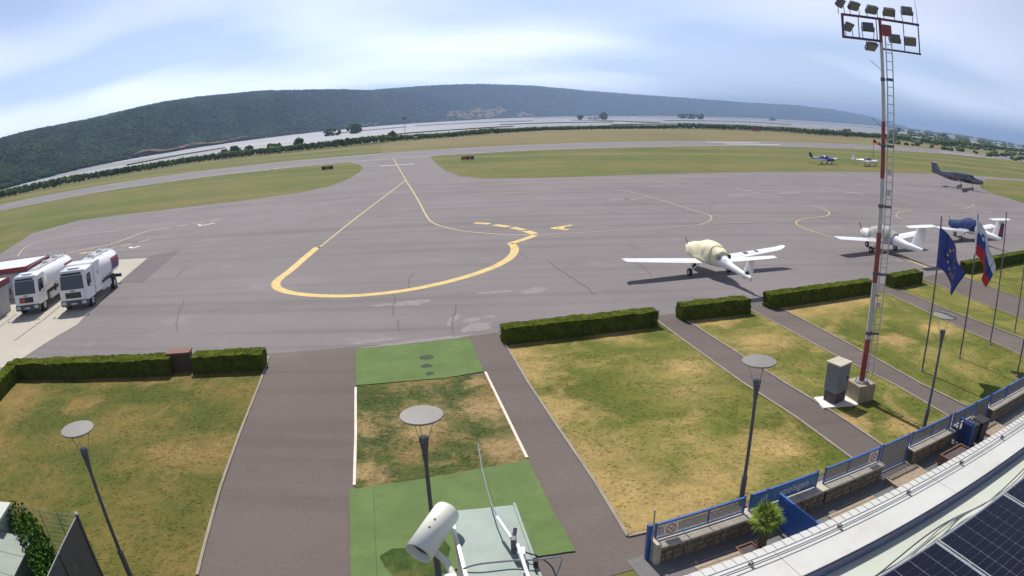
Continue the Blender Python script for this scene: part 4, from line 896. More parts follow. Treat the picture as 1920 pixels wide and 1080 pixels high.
# ------------------------------------------------------------------ fuel trucks
def wheel(parent, x, y, r=0.42, w=0.27):
    o = MB(); sx = 1 if x > 0 else -1
    o.cyl((x - w / 2, y, r), (x + w / 2, y, r), r, n=24); o = o.build('wheel', m_black, parent, True)
    MB().cyl((x + sx * w / 2 - .02 * sx, y, r), (x + sx * (w / 2 + .012), y, r), r * 0.55, r * 0.45, 18).build('rim', m_offw, o, True)
    MB().cyl((x + sx * (w / 2 + .01), y, r), (x + sx * (w / 2 + .05), y, r), r * 0.2, n=10).build('hub', m_steel, o)
    return o
m_petrolt = pm('livery_text_grey', (0.20, 0.21, 0.24), 0.5)
def fuel_truck(p, az, label, cabinet, plate):
    t = thing('fuel_truck', p, az, label, 'fuel truck', 'white fuel trucks on the concrete pad')
    # forward +y; front bumper at y = 0, tail at y = -7.9
    cabp = MB(); W = 1.14
    prof = [(0.0, 0.62), (0.02, 1.45), (-0.12, 2.45), (-0.3, 2.72), (-1.55, 2.78), (-1.68, 2.6), (-1.68, 0.62)]
    rings = []
    for x, inset in ((-W, 0.08), (-W + 0.1, 0.0), (W - 0.1, 0.0), (W, 0.08)):
        cx_, cz_ = -0.85, 1.7
        rings.append([(x, cx_ + (y - cx_) * (1 - inset), cz_ + (z - cz_) * (1 - inset * 0.8)) for y, z in prof])
    cabp.loft(rings); body = cabp.build('cab', m_white, t, True)
    ws = MB(); ws.hexa([(-0.98, 0.035, 1.52), (0.98, 0.035, 1.52), (0.98, -0.2, 1.52), (-0.98, -0.2, 1.52), (-0.94, -0.085, 2.42), (0.94, -0.085, 2.42), (0.94, -0.3, 2.42), (-0.94, -0.3, 2.42)]); ws.build('windscreen', m_dglass, t)
    for sx in (-1, 1):
        sw = MB(); x = sx * (W + 0.004); sw.hexa([(x, -0.32, 1.6), (x, -1.2, 1.6), (x - sx * .03, -1.2, 1.6), (x - sx * .03, -0.32, 1.6), (x, -0.42, 2.36), (x, -1.2, 2.36), (x - sx * .03, -1.2, 2.36), (x - sx * .03, -0.42, 2.36)])
        dpan = MB().rbox(*(sorted((sx * (W - .02), sx * (W + .006)))), -1.3, -0.25, 0.95, 2.5, 0.004).build('door', m_white, t)
        sw.v = [(a + sx * .006, b2, c2) for a, b2, c2 in sw.v]; sw.build('side_window', m_dglass, dpan)
        MB().rbox(*(sorted((sx * (W + .006), sx * (W + .03)))), -1.2, -1.02, 1.4, 1.45, 0.004).build('door_handle', m_black, dpan)
        mi = MB(); mi.rbox(sx * (W + .28) - .07, sx * (W + .28) + .07, -0.06, 0.02, 1.6, 2.1, 0.02); mi.tube([(sx * W, -0.2, 2.25), (sx * (W + .28), -0.02, 2.15)], .015); mi.build('mirror', m_black, t)
        MB().rbox(sx * 0.86 - .2, sx * 0.86 + .2, -0.05, 0.09, 0.5, 0.72, 0.03).build('headlight', pm('headlamp_glass', (0.55, 0.57, 0.6), 0.1), t)
        MB().box(*(sorted((sx * (W - .3), sx * W))), -1.3, -0.4, 0.5, 0.64).build('step', m_black, t)
    MB().rbox(-1.15, 1.15, -0.25, 0.06, 0.38, 0.78, 0.05).build('bumper', m_darkp, t)
    gr = MB().rbox(-0.66, 0.66, -0.05, 0.045, 0.92, 1.3, 0.02).build('grille', m_black, t)
    for k in range(3): MB().box(-0.6, 0.6, 0.046, 0.056, 0.98 + k * .1, 1.02 + k * .1).build('grille_bar', m_darkp, gr)
    text_mesh('lettering', 'MAN', 0.16, m_black, t, Matrix.Translation((0, 0.046, 1.40)) @ Matrix.Rotation(math.pi, 4, 'Z') @ Matrix.Rotation(math.pi / 2, 4, 'X'))
    MB().box(-0.26, 0.26, 0.061, 0.072, 0.5, 0.6).build('number_plate', m_wslab, t)
    if plate:
        MB().box(0.1, 0.55, 0.058, 0.07, 0.96, 1.26).build('hazard_plate', pm('hazard_orange', (0.55, 0.07, 0.02), 0.5), t)
    MB().box(-0.85, 0.85, -0.12, -0.07, 2.47, 2.6).build('sun_visor', m_dglass, t)
    MB().cyl((0.85, -0.75, 2.76), (0.85, -0.75, 3.0), 0.012, n=6).build('aerial', m_black, t)
    MB().rbox(-0.5, 0.5, -0.95, -0.6, 2.76, 2.84, 0.03).build('roof_hatch', m_white, t)
    mb = MB(); mb.box(-0.42, -0.3, -7.7, -0.4, 0.62, 0.86); mb.box(0.3, 0.42, -7.7, -0.4, 0.62, 0.86); mb.box(-0.3, 0.3, -7.6, -7.5, 0.64, 0.84); mb.box(-0.3, 0.3, -2.0, -1.9, 0.64, 0.84); mb.box(-.3, .3, -4.6, -4.4, .64, .84); mb.build('chassis', m_darkp, t)
    for y in (-1.0, -5.9):
        for sx in (-1, 1): wheel(t, sx * 0.98, y, 0.44, 0.3)
    MB().cyl((-0.9, -5.9, 0.44), (0.9, -5.9, 0.44), 0.09, n=10).build('rear_axle', m_darkp, t); MB().cyl((-0.9, -1.0, 0.44), (0.9, -1.0, 0.44), 0.08, n=10).build('front_axle', m_darkp, t)
    y0 = -3.15 if cabinet else -2.0
    def ell(y, s_=1.0): return [(math.copysign(abs(math.cos(a)) ** 0.75, math.cos(a)) * 1.17 * s_, y, 1.88 + math.copysign(abs(math.sin(a)) ** 0.8, math.sin(a)) * 0.92 * s_) for a in [i * 6.283 / 36 for i in range(36)]]
    tk = MB().loft([ell(y0, 0.86), ell(y0 - .04, 0.95), ell(y0 - 0.12), ell(-7.3), ell(-7.42, .95), ell(-7.5, .8)]).build('tank', m_white, t, True)
    def band(name, ya, yb, mat, off=0.012, a0=-0.45, a1=0.45):
        for sx in (-1, 1):
            mb = MB(); n = 10; vv_ = []
            for i in range(n + 1):
                a = a0 + (a1 - a0) * i / n
                x = math.copysign(abs(math.cos(a)) ** 0.75, math.cos(a)) * 1.17 + off; z = 1.88 + math.copysign(abs(math.sin(a)) ** 0.8, math.sin(a)) * 0.92
                vv_ += [(sx * x, ya, z), (sx * x, yb, z)]
            mb.add(vv_, [(2 * i, 2 * i + 1, 2 * i + 3, 2 * i + 2) for i in range(n)]); mb.build(name, mat, tk)
    band('livery_panel', -7.28, -5.6, m_red, a0=0.0, a1=0.42); band('livery_panel', -7.28, -5.6, pm('livery_violet', (0.10, 0.07, 0.22), .4), a0=-0.4, a1=-0.005)
    if cabinet:
        pc = MB().rbox(-1.18, 1.18, -3.1, -1.8, 0.72, 2.86, 0.04).build('pump_cabinet', m_white, t)
        for sx in (-1, 1):
            MB().box(*(sorted((sx * 1.181, sx * 1.19))), -3.0, -1.9, 0.85, 2.75).build('shutter', m_white, pc)
            MB().box(*(sorted((sx * 1.191, sx * 1.2))), -2.55, -2.4, 1.85, 2.15).build('label_plate', m_petrolt, pc)
            MB().box(*(sorted((sx * 1.191, sx * 1.2))), -2.75, -2.62, 1.05, 1.2).build('label_plate', m_petrolt, pc)
    # walkway, rails and manholes on top
    wk = MB().box(-0.45, 0.45, -7.2, y0 - .2, 2.79, 2.83).build('walkway', m_steel, tk)
    for sx in (-1, 1):
        mb = MB(); mb.tube([(sx * .62, y0 - .25, 2.75), (sx * .62, y0 - .3, 3.02), (sx * .62, -7.1, 3.02), (sx * .62, -7.15, 2.75)], 0.022); mb.tube([(sx * .62, -5, 2.72), (sx * .62, -5, 3.02)], .018); mb.build('handrail', m_steel, tk)
    for y in (-4.3, -6.2):
        mh = MB().cyl((0, y, 2.83), (0, y, 2.96), 0.3, 0.28, 20).build('manhole', m_white, tk); MB().cyl((0.05, y, 2.96), (.05, y, 3.0), 0.2, .17, 16).build('manhole_cover', m_steel, mh)
    MB().rbox(-1.1, 1.1, -7.75, -7.55, 0.5, 0.75, 0.03).build('rear_bumper', m_darkp, t)
    for sx in (-1, 1):
        MB().box(*(sorted((sx * .95, sx * 1.15))), -5.1, -2.3 if not cabinet else -3.2, 0.55, 0.98).build('side_locker', m_offw if sx < 0 else m_darkp, t)
        MB().box(*(sorted((sx * .8, sx * 1.17))), -6.5, -5.3, 0.92, 0.98).build('mudguard', m_black, t)
    rl = MB().cyl((0.75, -7.62, 1.05), (1.2, -7.62, 1.05), 0.3, n=18).build('hose_reel', m_darkp, t); MB().cyl((1.2, -7.62, 1.05), (1.25, -7.62, 1.05), 0.34, n=18).build('reel_flange', m_steel, rl)
    MB().tube([(-0.3, -7.55, 0.9), (-0.3, -7.6, 2.9)], .02).tube([(0.1, -7.55, 0.9), (0.1, -7.6, 2.9)], .02).build('rear_ladder', m_steel, t)
    return t
TR_AZ = 166.0
fuel_truck((-28.98, 34.42, 0), TR_AZ, 'right white fuel truck with the tall pump cabinet behind its cab', True, False)
fuel_truck((-33.28, 33.59, 0), TR_AZ, 'left white fuel truck beside the kiosk, with an orange plate on its grille', False, True)

# ------------------------------------------------------------------ fuel station kiosks at the left edge
def kiosk(p, az, w, d, h, label):
    """p is the near right corner of the roof on the ground; w to the left, d away"""
    t = thing('fuel_kiosk', p, az, label, 'kiosk', 'white fuel kiosks with a red roof band')
    wl = MB().box(-w + 0.25, -0.25, 0.25, d - 0.25, 0, h - 0.42).build('wall', m_wall, t)
    for k in range(4): MB().box(-0.25, -0.236, 0.35 + k * (d - .7) / 4, 0.35 + (k + .93) * (d - .7) / 4, 0.1, h - 0.5).build('wall_panel', m_wall, wl)
    for k in range(3): MB().box(-0.4 - (k + .95) * (w - .9) / 3, -0.4 - k * (w - .9) / 3, 0.236, 0.25, 0.1, h - 0.5).build('wall_panel', m_wall, wl)
    rf = MB().box(-w + .05, -0.05, 0.05, d - .05, h - 0.42, h - 0.04).build('roof', m_offw, t)
    mb = MB(); T = 0.05
    mb.box(-w, 0, 0, T, h - 0.34, h); mb.box(-w, 0, d - T, d, h - 0.34, h); mb.box(-T, 0, T, d - T, h - 0.34, h); mb.box(-w, -w + T, T, d - T, h - 0.34, h); mb.build('red_fascia', m_red, rf)
    mb = MB(); mb.box(-w - .01, .01, -.01, T, h - 0.44, h - 0.34); mb.box(-T, .01, T, d, h - 0.44, h - 0.34); mb.build('dark_fascia_strip', m_darkp, rf)
    dd = MB().box(-1.6, -0.8, 0.22, 0.236, 0.05, h - 0.75).build('door', m_offw, t); MB().rbox(-0.95, -0.9, 0.19, 0.22, 1.0, 1.15, .005).build('handle', m_black, dd)
    return t
KA = (-37.49, 38.48, 2.5); kiosk((KA[0], KA[1], 0.027), AZP + 2, 6.5, 4.4, 2.5, 'larger white kiosk with red roof band behind the left fuel truck')
KB = (-36.48, 35.17, 2.5); kiosk((KB[0] + .42, KB[1] - 2.36, 0.027), AZP + 2, 6.0, 2.4, 2.5, 'nearer kiosk with red roof band cut by the left picture edge')

# ------------------------------------------------------------------ aircraft (forward +y, wheels on z = 0)
def sring(y, zc, w, h, e=2.3, n=24, squash=1.0):
    out = []
    for i in range(n):
        a = i * 2 * math.pi / n; c_, s_ = math.cos(a), math.sin(a)
        out.append((math.copysign(abs(c_) ** (2 / e), c_) * w / 2, y, zc + math.copysign(abs(s_) ** (2 / e), s_) * h / 2))
    return out
def interp_secs(secs, k=4):
    out = []
    A = np.array(secs); y = np.arange(len(A)); yy = np.linspace(0, len(A) - 1, (len(A) - 1) * k + 1)
    def cr(col_):
        res_ = []
        for v in yy:
            i = min(int(v), len(A) - 2); t = v - i
            p0, p1, p2, p3 = (A[max(i - 1, 0), col_], A[i, col_], A[i + 1, col_], A[min(i + 2, len(A) - 1), col_])
            res_.append(0.5 * (2 * p1 + (p2 - p0) * t + (2 * p0 - 5 * p1 + 4 * p2 - p3) * t * t + (3 * p1 - p0 - 3 * p2 + p3) * t ** 3))
        return res_
    return list(zip(*[cr(j) for j in range(4)]))
AF = [(0, 0), (0.03, 0.035), (0.12, 0.07), (0.3, 0.085), (0.6, 0.055), (1, 0.004), (1, -0.004), (0.6, -0.03), (0.3, -0.04), (0.12, -0.035), (0.03, -0.02)]
def foil_x(x, yle, z, chord): return [(x, yle - a * chord, z + b2 * chord) for a, b2 in AF]
def foil_z(z, yle, chord, th=0.8, x0=0.0): return [(x0 + b2 * chord * th, yle - a * chord, z) for a, b2 in AF]
def aircraft(name, loc, az, label, sp):
    t = thing(name, loc, az, label, 'aircraft')
    M = sp['mat']
    fus = MB().loft([sring(*s_, e=sp.get('e', 2.3)) for s_ in interp_secs(sp['secs'])]).build('fuselage', M, t, True)
    w = sp['wing']; di = math.tan(R(w['di']))
    for sx in (-1, 1):
        rings = []
        for f in (0, .25, .5, .75, .92, 1.0):
            x = w['x0'] + (w['half'] - w['x0']) * f; ch = w['cr'] + (w['ct'] - w['cr']) * f
            rings.append(foil_x(sx * x, w['yle'] - w['sw'] * f, w['z'] + x * di, ch * (1 if f < 1 else 0.9)))
        wg = MB().loft(rings).build('wing', w.get('mat', M), t, True)
        if w.get('tip'):
            xt = w['half']; zt_ = w['z'] + xt * di; ch = w['ct']; yl = w['yle'] - w['sw']
            MB().loft([foil_x(sx * (xt - .02), yl - .02, zt_, ch * .9), foil_x(sx * (xt + .22), yl - .2, zt_ + .12, ch * .62), foil_x(sx * (xt + .32), yl - .42, zt_ + .2, ch * .38)]).build('wing_tip', w.get('mat', M), wg, True)
        # aileron and flap slots show as thin dark seams
        for f0, f1 in ((.08, .5), (.54, .94)):
            mb = MB(); n = 4; vv_ = []
            for i in range(n + 1):
                f = f0 + (f1 - f0) * i / n; x = w['x0'] + (w['half'] - w['x0']) * f; ch = w['cr'] + (w['ct'] - w['cr']) * f; yl = w['yle'] - w['sw'] * f; z_ = w['z'] + x * di + ch * 0.046 + .004
                vv_ += [(sx * x, yl - ch * .735, z_), (sx * x, yl - ch * .755, z_ - ch * .001)]
            mb.add(vv_, [(2 * i, 2 * i + 1, 2 * i + 3, 2 * i + 2) for i in range(n)]); mb.build('hinge_seam', m_wire, wg)
        if w.get('mark') and sx > 0:
            for f0, f1 in ((.50, .56), (.66, .70)):
                x0 = w['half'] * f0; x1 = w['half'] * f1; ch = w['cr'] + (w['ct'] - w['cr']) * f0; yl = w['yle'] - w['sw'] * f0
                MB().add([(x, yl - ch * c2, w['z'] + x * di + ch * .09) for x, c2 in ((x0, .25), (x1, .25), (x1, .6), (x0, .6))], [(0, 1, 2, 3)]).build('wing_marking', m_dgrey, wg)
    tl = sp['tail']
    fin = MB().loft([foil_z(tl['z0'], tl['y'], tl['c0']), foil_z((tl['z0'] + tl['z1']) / 2, tl['y'] - tl['sw'] * .5, (tl['c0'] + tl['c1']) / 2), foil_z(tl['z1'], tl['y'] - tl['sw'], tl['c1'])]).build('fin', tl.get('mat', M), t, True)
    if tl.get('swirl'):
        for sx in (-1, 1):
            mb = MB(); zz = [tl['z0'] + .1, tl['z0'] + .28, tl['z0'] + .42, tl['z0'] + .55]
            mb.add([(sx * .075, tl['y'] - .15 - k * .22, z) for k, z in enumerate(zz)] + [(sx * .06, tl['y'] - .5 - k * .16, z - .12) for k, z in enumerate(zz)], [(k, k + 1, 5 + k, 4 + k) for k in range(3)]); mb.build('fin_marking', m_dgrey, fin)
    if tl.get('rudder'): 
        MB().loft([foil_z(tl['z0'] + .02, tl['y'] - tl['c0'] * .58, tl['c0'] * .46, 2.2), foil_z(tl['z1'] - .25, tl['y'] - tl['sw'] - tl['c1'] * .5, tl['c1'] * .52, 2.2)]).build('rudder', tl['rudder'], t, True)
    for sx in (-1, 1):
        MB().loft([foil_x(sx * .0, tl['sy'], tl['sz'], tl['sc']), foil_x(sx * tl['sh'] * .6, tl['sy'] - tl.get('ssw', .1) * .6, tl['sz'] + tl['sh'] * .6 * math.tan(R(tl.get('sdi', 0))), tl['sc'] * .88), foil_x(sx * tl['sh'], tl['sy'] - tl.get('ssw', .1), tl['sz'] + tl['sh'] * math.tan(R(tl.get('sdi', 0))), tl['sc'] * .72)]).build('stabiliser', tl.get('smat', M), t, True)
    # undercarriage
    for (x, y, r, zt_) in sp['gear']:
        g = MB(); g.cyl((x * .45 if x else 0, y + (0 if x else -.05), zt_), (x, y, r), 0.045 * sp.get('gs', 1), 0.035 * sp.get('gs', 1), 8); g.build('gear_leg', sp.get('gmat', M), t)
        wv = MB().cyl((x - .08 * sp.get('gs', 1), y, r), (x + .08 * sp.get('gs', 1), y, r), r, n=18).build('wheel', m_black, t, True)
        MB().cyl((x - .085 * sp.get('gs', 1), y, r), (x + .085 * sp.get('gs', 1), y, r), r * .5, n=12).build('hub', m_offw, wv)
        if sp.get('pants'):
            ob_ = MB().loft([sring(*q_, e=2.2, n=14) for q_ in interp_secs([(y + r * 1.5, r * .95, .06, .08), (y + r, r * 1.05, .22, r * 1.2), (y, r * 1.15, .26, r * 1.45), (y - r * 1.4, r * 1.0, .16, r * .8), (y - r * 2.6, r * 1.0, .03, .08)], 3)]).build('wheel_fairing', M, wv, True)
            ob_.data.transform(Matrix.Translation((x, 0, 0)))
    # propeller
    pr = sp['prop']; yp = pr['y']
    MB().loft([sring(yp - .02, pr['z'], pr['sr'] * 2, pr['sr'] * 2, 2, 16), sring(yp + .12, pr['z'], pr['sr'] * 1.7, pr['sr'] * 1.7, 2, 16), sring(yp + .26, pr['z'], pr['sr'] * .9, pr['sr'] * .9, 2, 16), sring(yp + .32, pr['z'], .03, .03, 2, 16)]).build('spinner', pr.get('smat', M), t, True)
    for k in range(pr['n']):
        a = pr['a'] + k * 2 * math.pi / pr['n']; d = Vector((math.sin(a), 0, math.cos(a))); e_ = Vector((math.cos(a), 0, -math.sin(a)))
        rings = []
        for f, cw, tw in ((.08, .07, .9), (.3, .17, .7), (.6, .16, .45), (.9, .11, .3), (1.0, .05, .25)):
            c_ = Vector((0, yp + .05, pr['z'])) + d * pr['r'] * f; ax = e_ * math.cos(tw) + Vector((0, 1, 0)) * math.sin(tw); up = ax.cross(d)
            rings.append([c_ + ax * cw * .5, c_ + up * .018, c_ - ax * cw * .5, c_ - up * .018])
        MB().loft(rings).build('propeller_blade', pr.get('mat', m_dsteel), t, True)
    if sp.get('cover'):
        rings = []
        for k, s_ in enumerate(interp_secs(sp['cover'], 5)):
            rg = sring(*s_, e=2.5, n=32); rg2 = []
            for (x, y, z) in rg:
                n_ = noise.noise_vector(Vector((x * 2.2, y * 2.2, z * 2.2 + sp['secs'][0][0]))) * .06 + noise.noise_vector(Vector((x * 5, y * 5, z * 3))) * .03
                zz = z + n_.z
                if z < s_[1] - s_[3] * .15: x *= 1.04
                rg2.append((x + n_.x, y + n_.y, zz))
            rings.append(rg2)
        cv = MB().loft(rings).build('cloth_cover', sp['cmat'], t, True)
        for y in sp.get('straps', ()):
            s_ = min(interp_secs(sp['cover'], 5), key=lambda q_: abs(q_[0] - y))
            rg0 = sring(s_[0] - .03, s_[1], s_[2] * 1.03 + .03, s_[3] * 1.03 + .03, 2.5, 32); rg1 = sring(s_[0] + .03, s_[1], s_[2] * 1.03 + .03, s_[3] * 1.03 + .03, 2.5, 32)
            MB().loft([rg0, rg1], False, False).build('strap', sp.get('stmat', m_cap), cv)
    for gl in sp.get('glass', ()):
        MB().loft([sring(*s_, e=2.2, n=20) for s_ in interp_secs(gl, 4)]).build('canopy', m_dglass, t, True)
    for (y0, y1, z0, z1, x) in sp.get('windows', ()):
        for sx in (-1, 1):
            MB().rbox(*sorted((sx * (x - .05), sx * x)), y0, y1, z0, z1, .012).build('window', m_dglass, t)
    if sp.get('stripe'):
        smat, ss = sp['stripe']
        for sx in (-1, 1): MB().box(*sorted((sx * (ss[4] - .03), sx * ss[4])), ss[0], ss[1], ss[2], ss[3]).build('side_stripe', smat, t)
    return t
m_cream = pm('cream_cover_cloth', (0.76, 0.70, 0.48), 0.85, var=0.07, scale=1.5, bmp=0.25, bscale=12)
m_gcov = pm('grey_cover_cloth', (0.38, 0.36, 0.34), 0.9, var=0.12, scale=2.5, bmp=0.3, bscale=14)
m_bcov = pm('blue_cover_cloth', (0.014, 0.035, 0.125), 0.85, var=0.2, scale=2.0, bmp=0.3, bscale=14)
m_maroon = pm('maroon_paint', (0.16, 0.022, 0.06), 0.4)
m_pcdark = pm('dark_bronze_paint', (0.17, 0.155, 0.18), 0.22, 0.8, var=0.08, coat=0.6)
m_bluep = pm('blue_aircraft_paint', (0.025, 0.06, 0.32), 0.18, var=0.05, coat=0.6)
m_belly = pm('grey_belly', (0.35, 0.36, 0.38), 0.4)

AZ1 = -12.6
aircraft('covered_aircraft', (12.45, 39.05, 0.02), AZ1, 'white light aircraft under a cream cover on the near apron', dict(
    mat=m_white, e=2.2,
    secs=[(2.3, 1.15, .42, .46), (1.7, 1.14, .95, .82), (0.9, 1.14, 1.14, .98), (0.0, 1.22, 1.18, 1.15), (-1.0, 1.26, 1.06, 1.16), (-1.9, 1.2, .76, .84), (-2.9, 1.07, .42, .46), (-4.1, .95, .29, .34), (-5.15, .84, .16, .27)],
    wing=dict(x0=.3, half=5.75, z=.74, di=4.6, cr=1.3, ct=.86, yle=.75, sw=.18, tip=True, mark=True),
    tail=dict(z0=.72, z1=1.98, y=-4.05, c0=1.2, c1=.62, sw=.72, sy=-4.62, sz=1.99, sc=.74, sh=1.7, ssw=.12, swirl=True),
    gear=[(-1.45, -.35, .24, .85), (1.45, -.35, .24, .85), (0, 1.75, .2, .8)], pants=False,
    prop=dict(y=2.3, z=1.15, sr=.19, r=.95, n=2, a=R(-28), mat=pm('grey_prop', (0.26, 0.29, 0.33), .4)),
    cover=[(2.45, 1.2, .55, .6), (1.9, 1.2, 1.0, .92), (1.1, 1.27, 1.26, 1.14), (0.2, 1.42, 1.36, 1.34), (-.7, 1.44, 1.30, 1.30), (-1.5, 1.38, 1.02, 1.06), (-1.95, 1.33, .8, .88)], cmat=m_cream, straps=(-1.2,),
    windows=[(-2.15, -1.75, 1.32, 1.58, .44)]))
def ttail(loc, az, label, cover, straps, tailmat, smat=None):
    aircraft('parked_aircraft', loc, az, label, dict(
        mat=m_white, e=2.6,
        secs=[(2.35, 1.12, .5, .5), (2.1, 1.1, .8, .72), (1.2, 1.08, 1.05, .86), (.3, 1.16, 1.14, 1.05), (-.6, 1.22, 1.12, 1.15), (-1.4, 1.18, .95, .95), (-2.6, 1.05, .58, .62), (-4.0, 1.0, .32, .42), (-4.8, .98, .14, .3)],
        wing=dict(x0=.3, half=5.15, z=.78, di=5, cr=1.28, ct=1.16, yle=.72, sw=.06),
        tail=dict(z0=1.0, z1=2.72, y=-3.35, c0=1.5, c1=.9, sw=.75, sy=-3.95, sz=2.74, sc=.95, sh=1.72, ssw=.05, mat=tailmat, smat=m_white, rudder=smat),
        gear=[(-1.5, -.35, .22, .8), (1.5, -.35, .22, .8), (0, 1.7, .2, .8)],
        prop=dict(y=2.35, z=1.12, sr=.17, r=.92, n=2, a=R(-30), mat=m_black),
        cover=cover, cmat=straps[0], straps=straps[1]))
ttail((29.45, 44.75, 0.02), -13, 'white low wing aircraft with a grey canopy cover, behind the mast', [(1.15, 1.2, 1.1, .95), (.6, 1.3, 1.2, 1.14), (-.1, 1.42, 1.24, 1.3), (-.8, 1.42, 1.2, 1.28), (-1.4, 1.3, 1.02, 1.06), (-1.7, 1.22, .92, .94)], (m_gcov, ()), m_white)
ttail((43.5, 49.4, 0.02), -11, 'white low wing aircraft with a dark blue cover and maroon rudder', [(2.5, 1.15, .6, .6), (1.9, 1.14, .95, .86), (1.0, 1.2, 1.15, 1.0), (.2, 1.4, 1.25, 1.28), (-.7, 1.42, 1.2, 1.28), (-1.4, 1.3, 1.02, 1.04)], (m_bcov, ()), m_white, m_maroon)
AZT = 139
tp = aircraft('turboprop', (82.4, 95.9, 0.02), AZT, 'dark glossy single engine turboprop parked at the right edge of the apron', dict(
    mat=m_pcdark, e=2.15, gs=1.7,
    secs=[(5.3, 1.75, .55, .6), (4.6, 1.75, .98, .95), (3.6, 1.8, 1.2, 1.15), (2.6, 1.95, 1.5, 1.5), (1.4, 2.1, 1.66, 1.75), (-.5, 2.12, 1.68, 1.78), (-3.0, 2.14, 1.62, 1.7), (-4.8, 2.2, 1.2, 1.3), (-6.8, 2.35, .62, .8), (-8.6, 2.5, .2, .4)],
    wing=dict(x0=.5, half=8.0, z=1.25, di=5, cr=2.0, ct=1.0, yle=.9, sw=.25, tip=True),
    tail=dict(z0=2.3, z1=4.2, y=-5.8, c0=2.6, c1=1.5, sw=1.5, sy=-7.1, sz=4.22, sc=1.35, sh=2.5, ssw=.4),
    gear=[(-2.25, -.9, .36, 1.35), (2.25, -.9, .36, 1.35), (0, 2.7, .3, 1.5)], gmat=m_offw,
    prop=dict(y=5.3, z=1.75, sr=.26, r=1.32, n=4, a=R(8), mat=m_black),
    windows=[(2.3, 2.95, 2.2, 2.55, .76)] + [(.9 - k * .75, 1.25 - k * .75, 2.15, 2.55, .845) for k in range(5)],
    glass=[[(3.05, 2.35, .3, .1), (2.75, 2.42, 1.0, .6), (2.3, 2.48, 1.3, .84), (1.9, 2.5, 1.35, .8)]],
    stripe=None))
tp.scale = (0.82, 0.79, 0.97)
AZS = 148
def small(loc, az, label, mat, glass=True, fin=None):
    aircraft('parked_light_aircraft', loc, az, label, dict(
        mat=mat, e=2.2,
        secs=[(2.3, 1.15, .45, .45), (1.9, 1.13, .85, .72), (1.0, 1.12, 1.05, .88), (.1, 1.15, 1.1, .95), (-.9, 1.15, 1.0, .9), (-2.0, 1.12, .68, .66), (-3.2, 1.12, .4, .44), (-4.4, 1.12, .15, .26)],
        wing=dict(x0=.3, half=5.0, z=.8, di=5.5, cr=1.4, ct=.95, yle=.75, sw=.15, mat=m_white),
        tail=dict(z0=1.1, z1=2.35, y=-3.4, c0=1.2, c1=.62, sw=.7, sy=-3.75, sz=1.18, sc=.8, sh=1.6, ssw=.15, mat=fin or mat, smat=m_white),
        gear=[(-1.3, -.3, .22, .8), (1.3, -.3, .22, .8), (0, 1.7, .2, .8)],
        prop=dict(y=2.3, z=1.15, sr=.16, r=.9, n=3, a=R(20), mat=m_black),
        glass=[[(1.05, 1.5, .5, .1), (.6, 1.55, .95, .55), (-.1, 1.58, 1.0, .72), (-.9, 1.5, .85, .6), (-1.7, 1.38, .35, .25)]]))
small((72.2, 136.2, 0.0), AZS, 'blue low wing aircraft parked on the grass beyond the apron', m_bluep, True, pm('dark_blue_fin', (0.02, 0.03, 0.12), .3))
small((84.7, 136.6, 0.0), AZS - 4, 'white low wing aircraft parked on the grass beside the blue one', m_white)

# ------------------------------------------------------------------ airfield furniture
def board(p, az, w, label, cols):
    t = thing('guidance_sign', p, az, label, 'sign', 'airfield guidance signs')
    MB().rbox(-w / 2, w / 2, -.1, .1, .22, 1.0, .02).build('housing', m_black, t)
    n = len(cols)
    for k, c_ in enumerate(cols):
        for sy in (-1, 1): MB().box(-w / 2 + .06 + k * (w - .12) / n, -w / 2 + .06 + (k + .94) * (w - .12) / n, *sorted((sy * .101, sy * .112)), .3, .93).build('face_panel', c_, t)
    for x in (-w * .35, w * .35): MB().cyl((x, 0, 0), (x, 0, .24), .04, n=8).build('leg', m_steel, t)
m_sor = pm('sign_red_orange', (0.50, 0.10, 0.03), .5); m_sbl = pm('sign_black', (0.03, 0.03, 0.03), .5)
board((-9.21, 149.61, 0), AZP + 8, 2.9, 'orange and black guidance sign on the grass right of the taxiway', (m_sor, m_sor, m_sbl, m_sor, m_sbl))
board((-40.31, 142.04, 0), AZP - 10, 2.6, 'dark red guidance sign on the grass left of the taxiway', (m_sbl, m_sor, m_sbl))
ws_ = thing('windsock', (99.48, 157.84, 0), 0, 'red and white striped windsock on a pole left of the mast', 'windsock')
MB().cyl((0, 0, 0), (0, 0, 5.6), .07, .05, 10).build('pole', m_dsteel, ws_)
for k in range(5):
    x0, x1 = k * .72, (k + 1) * .72; r0, r1 = .52 - .045 * k, .52 - .045 * (k + 1); dz = .16
    sb_ = MB().cyl((x0 + .1, 0, 5.4 - dz * k * 1.5), (x1 + .1, 0, 5.4 - dz * (k + 1) * 1.5), r0, r1, 18, cap=False).build('sock_band', m_fr if k % 2 == 0 else m_fw, ws_, True)
    so = sb_.modifiers.new('thickness', 'SOLIDIFY'); so.thickness = .01
MB().cyl((0, 0, 5.0), (0, 0, 5.9), .03, n=8).build('swivel', m_steel, ws_)
pl_ = thing('antenna_pole', (-49.21, 314.45, 0), 0, 'thin grey pole rising from the reed belt beyond the taxiway', 'pole')
MB().cyl((0, 0, 0), (0, 0, 11), .16, .09, 10).build('shaft', m_steel, pl_); MB().rbox(-.9, .9, -.3, .3, 10.6, 11.6, .1).build('head', m_dsteel, pl_)
eb = thing('equipment_box', (-44.77, 318.23, 0), 0, 'small pale green equipment box at the foot of the reed belt', 'box')
MB().rbox(-1.0, 1.0, -.7, .7, 0, 1.6, .05).build('body', m_shed, eb); MB().box(-1.1, 1.1, -.8, .8, 1.6, 1.72).build('lid', m_offw, eb)
bd = thing('marker_board', (163.23, 408.97, 0), 0, 'dark slatted marker board standing in the reed belt', 'marker')
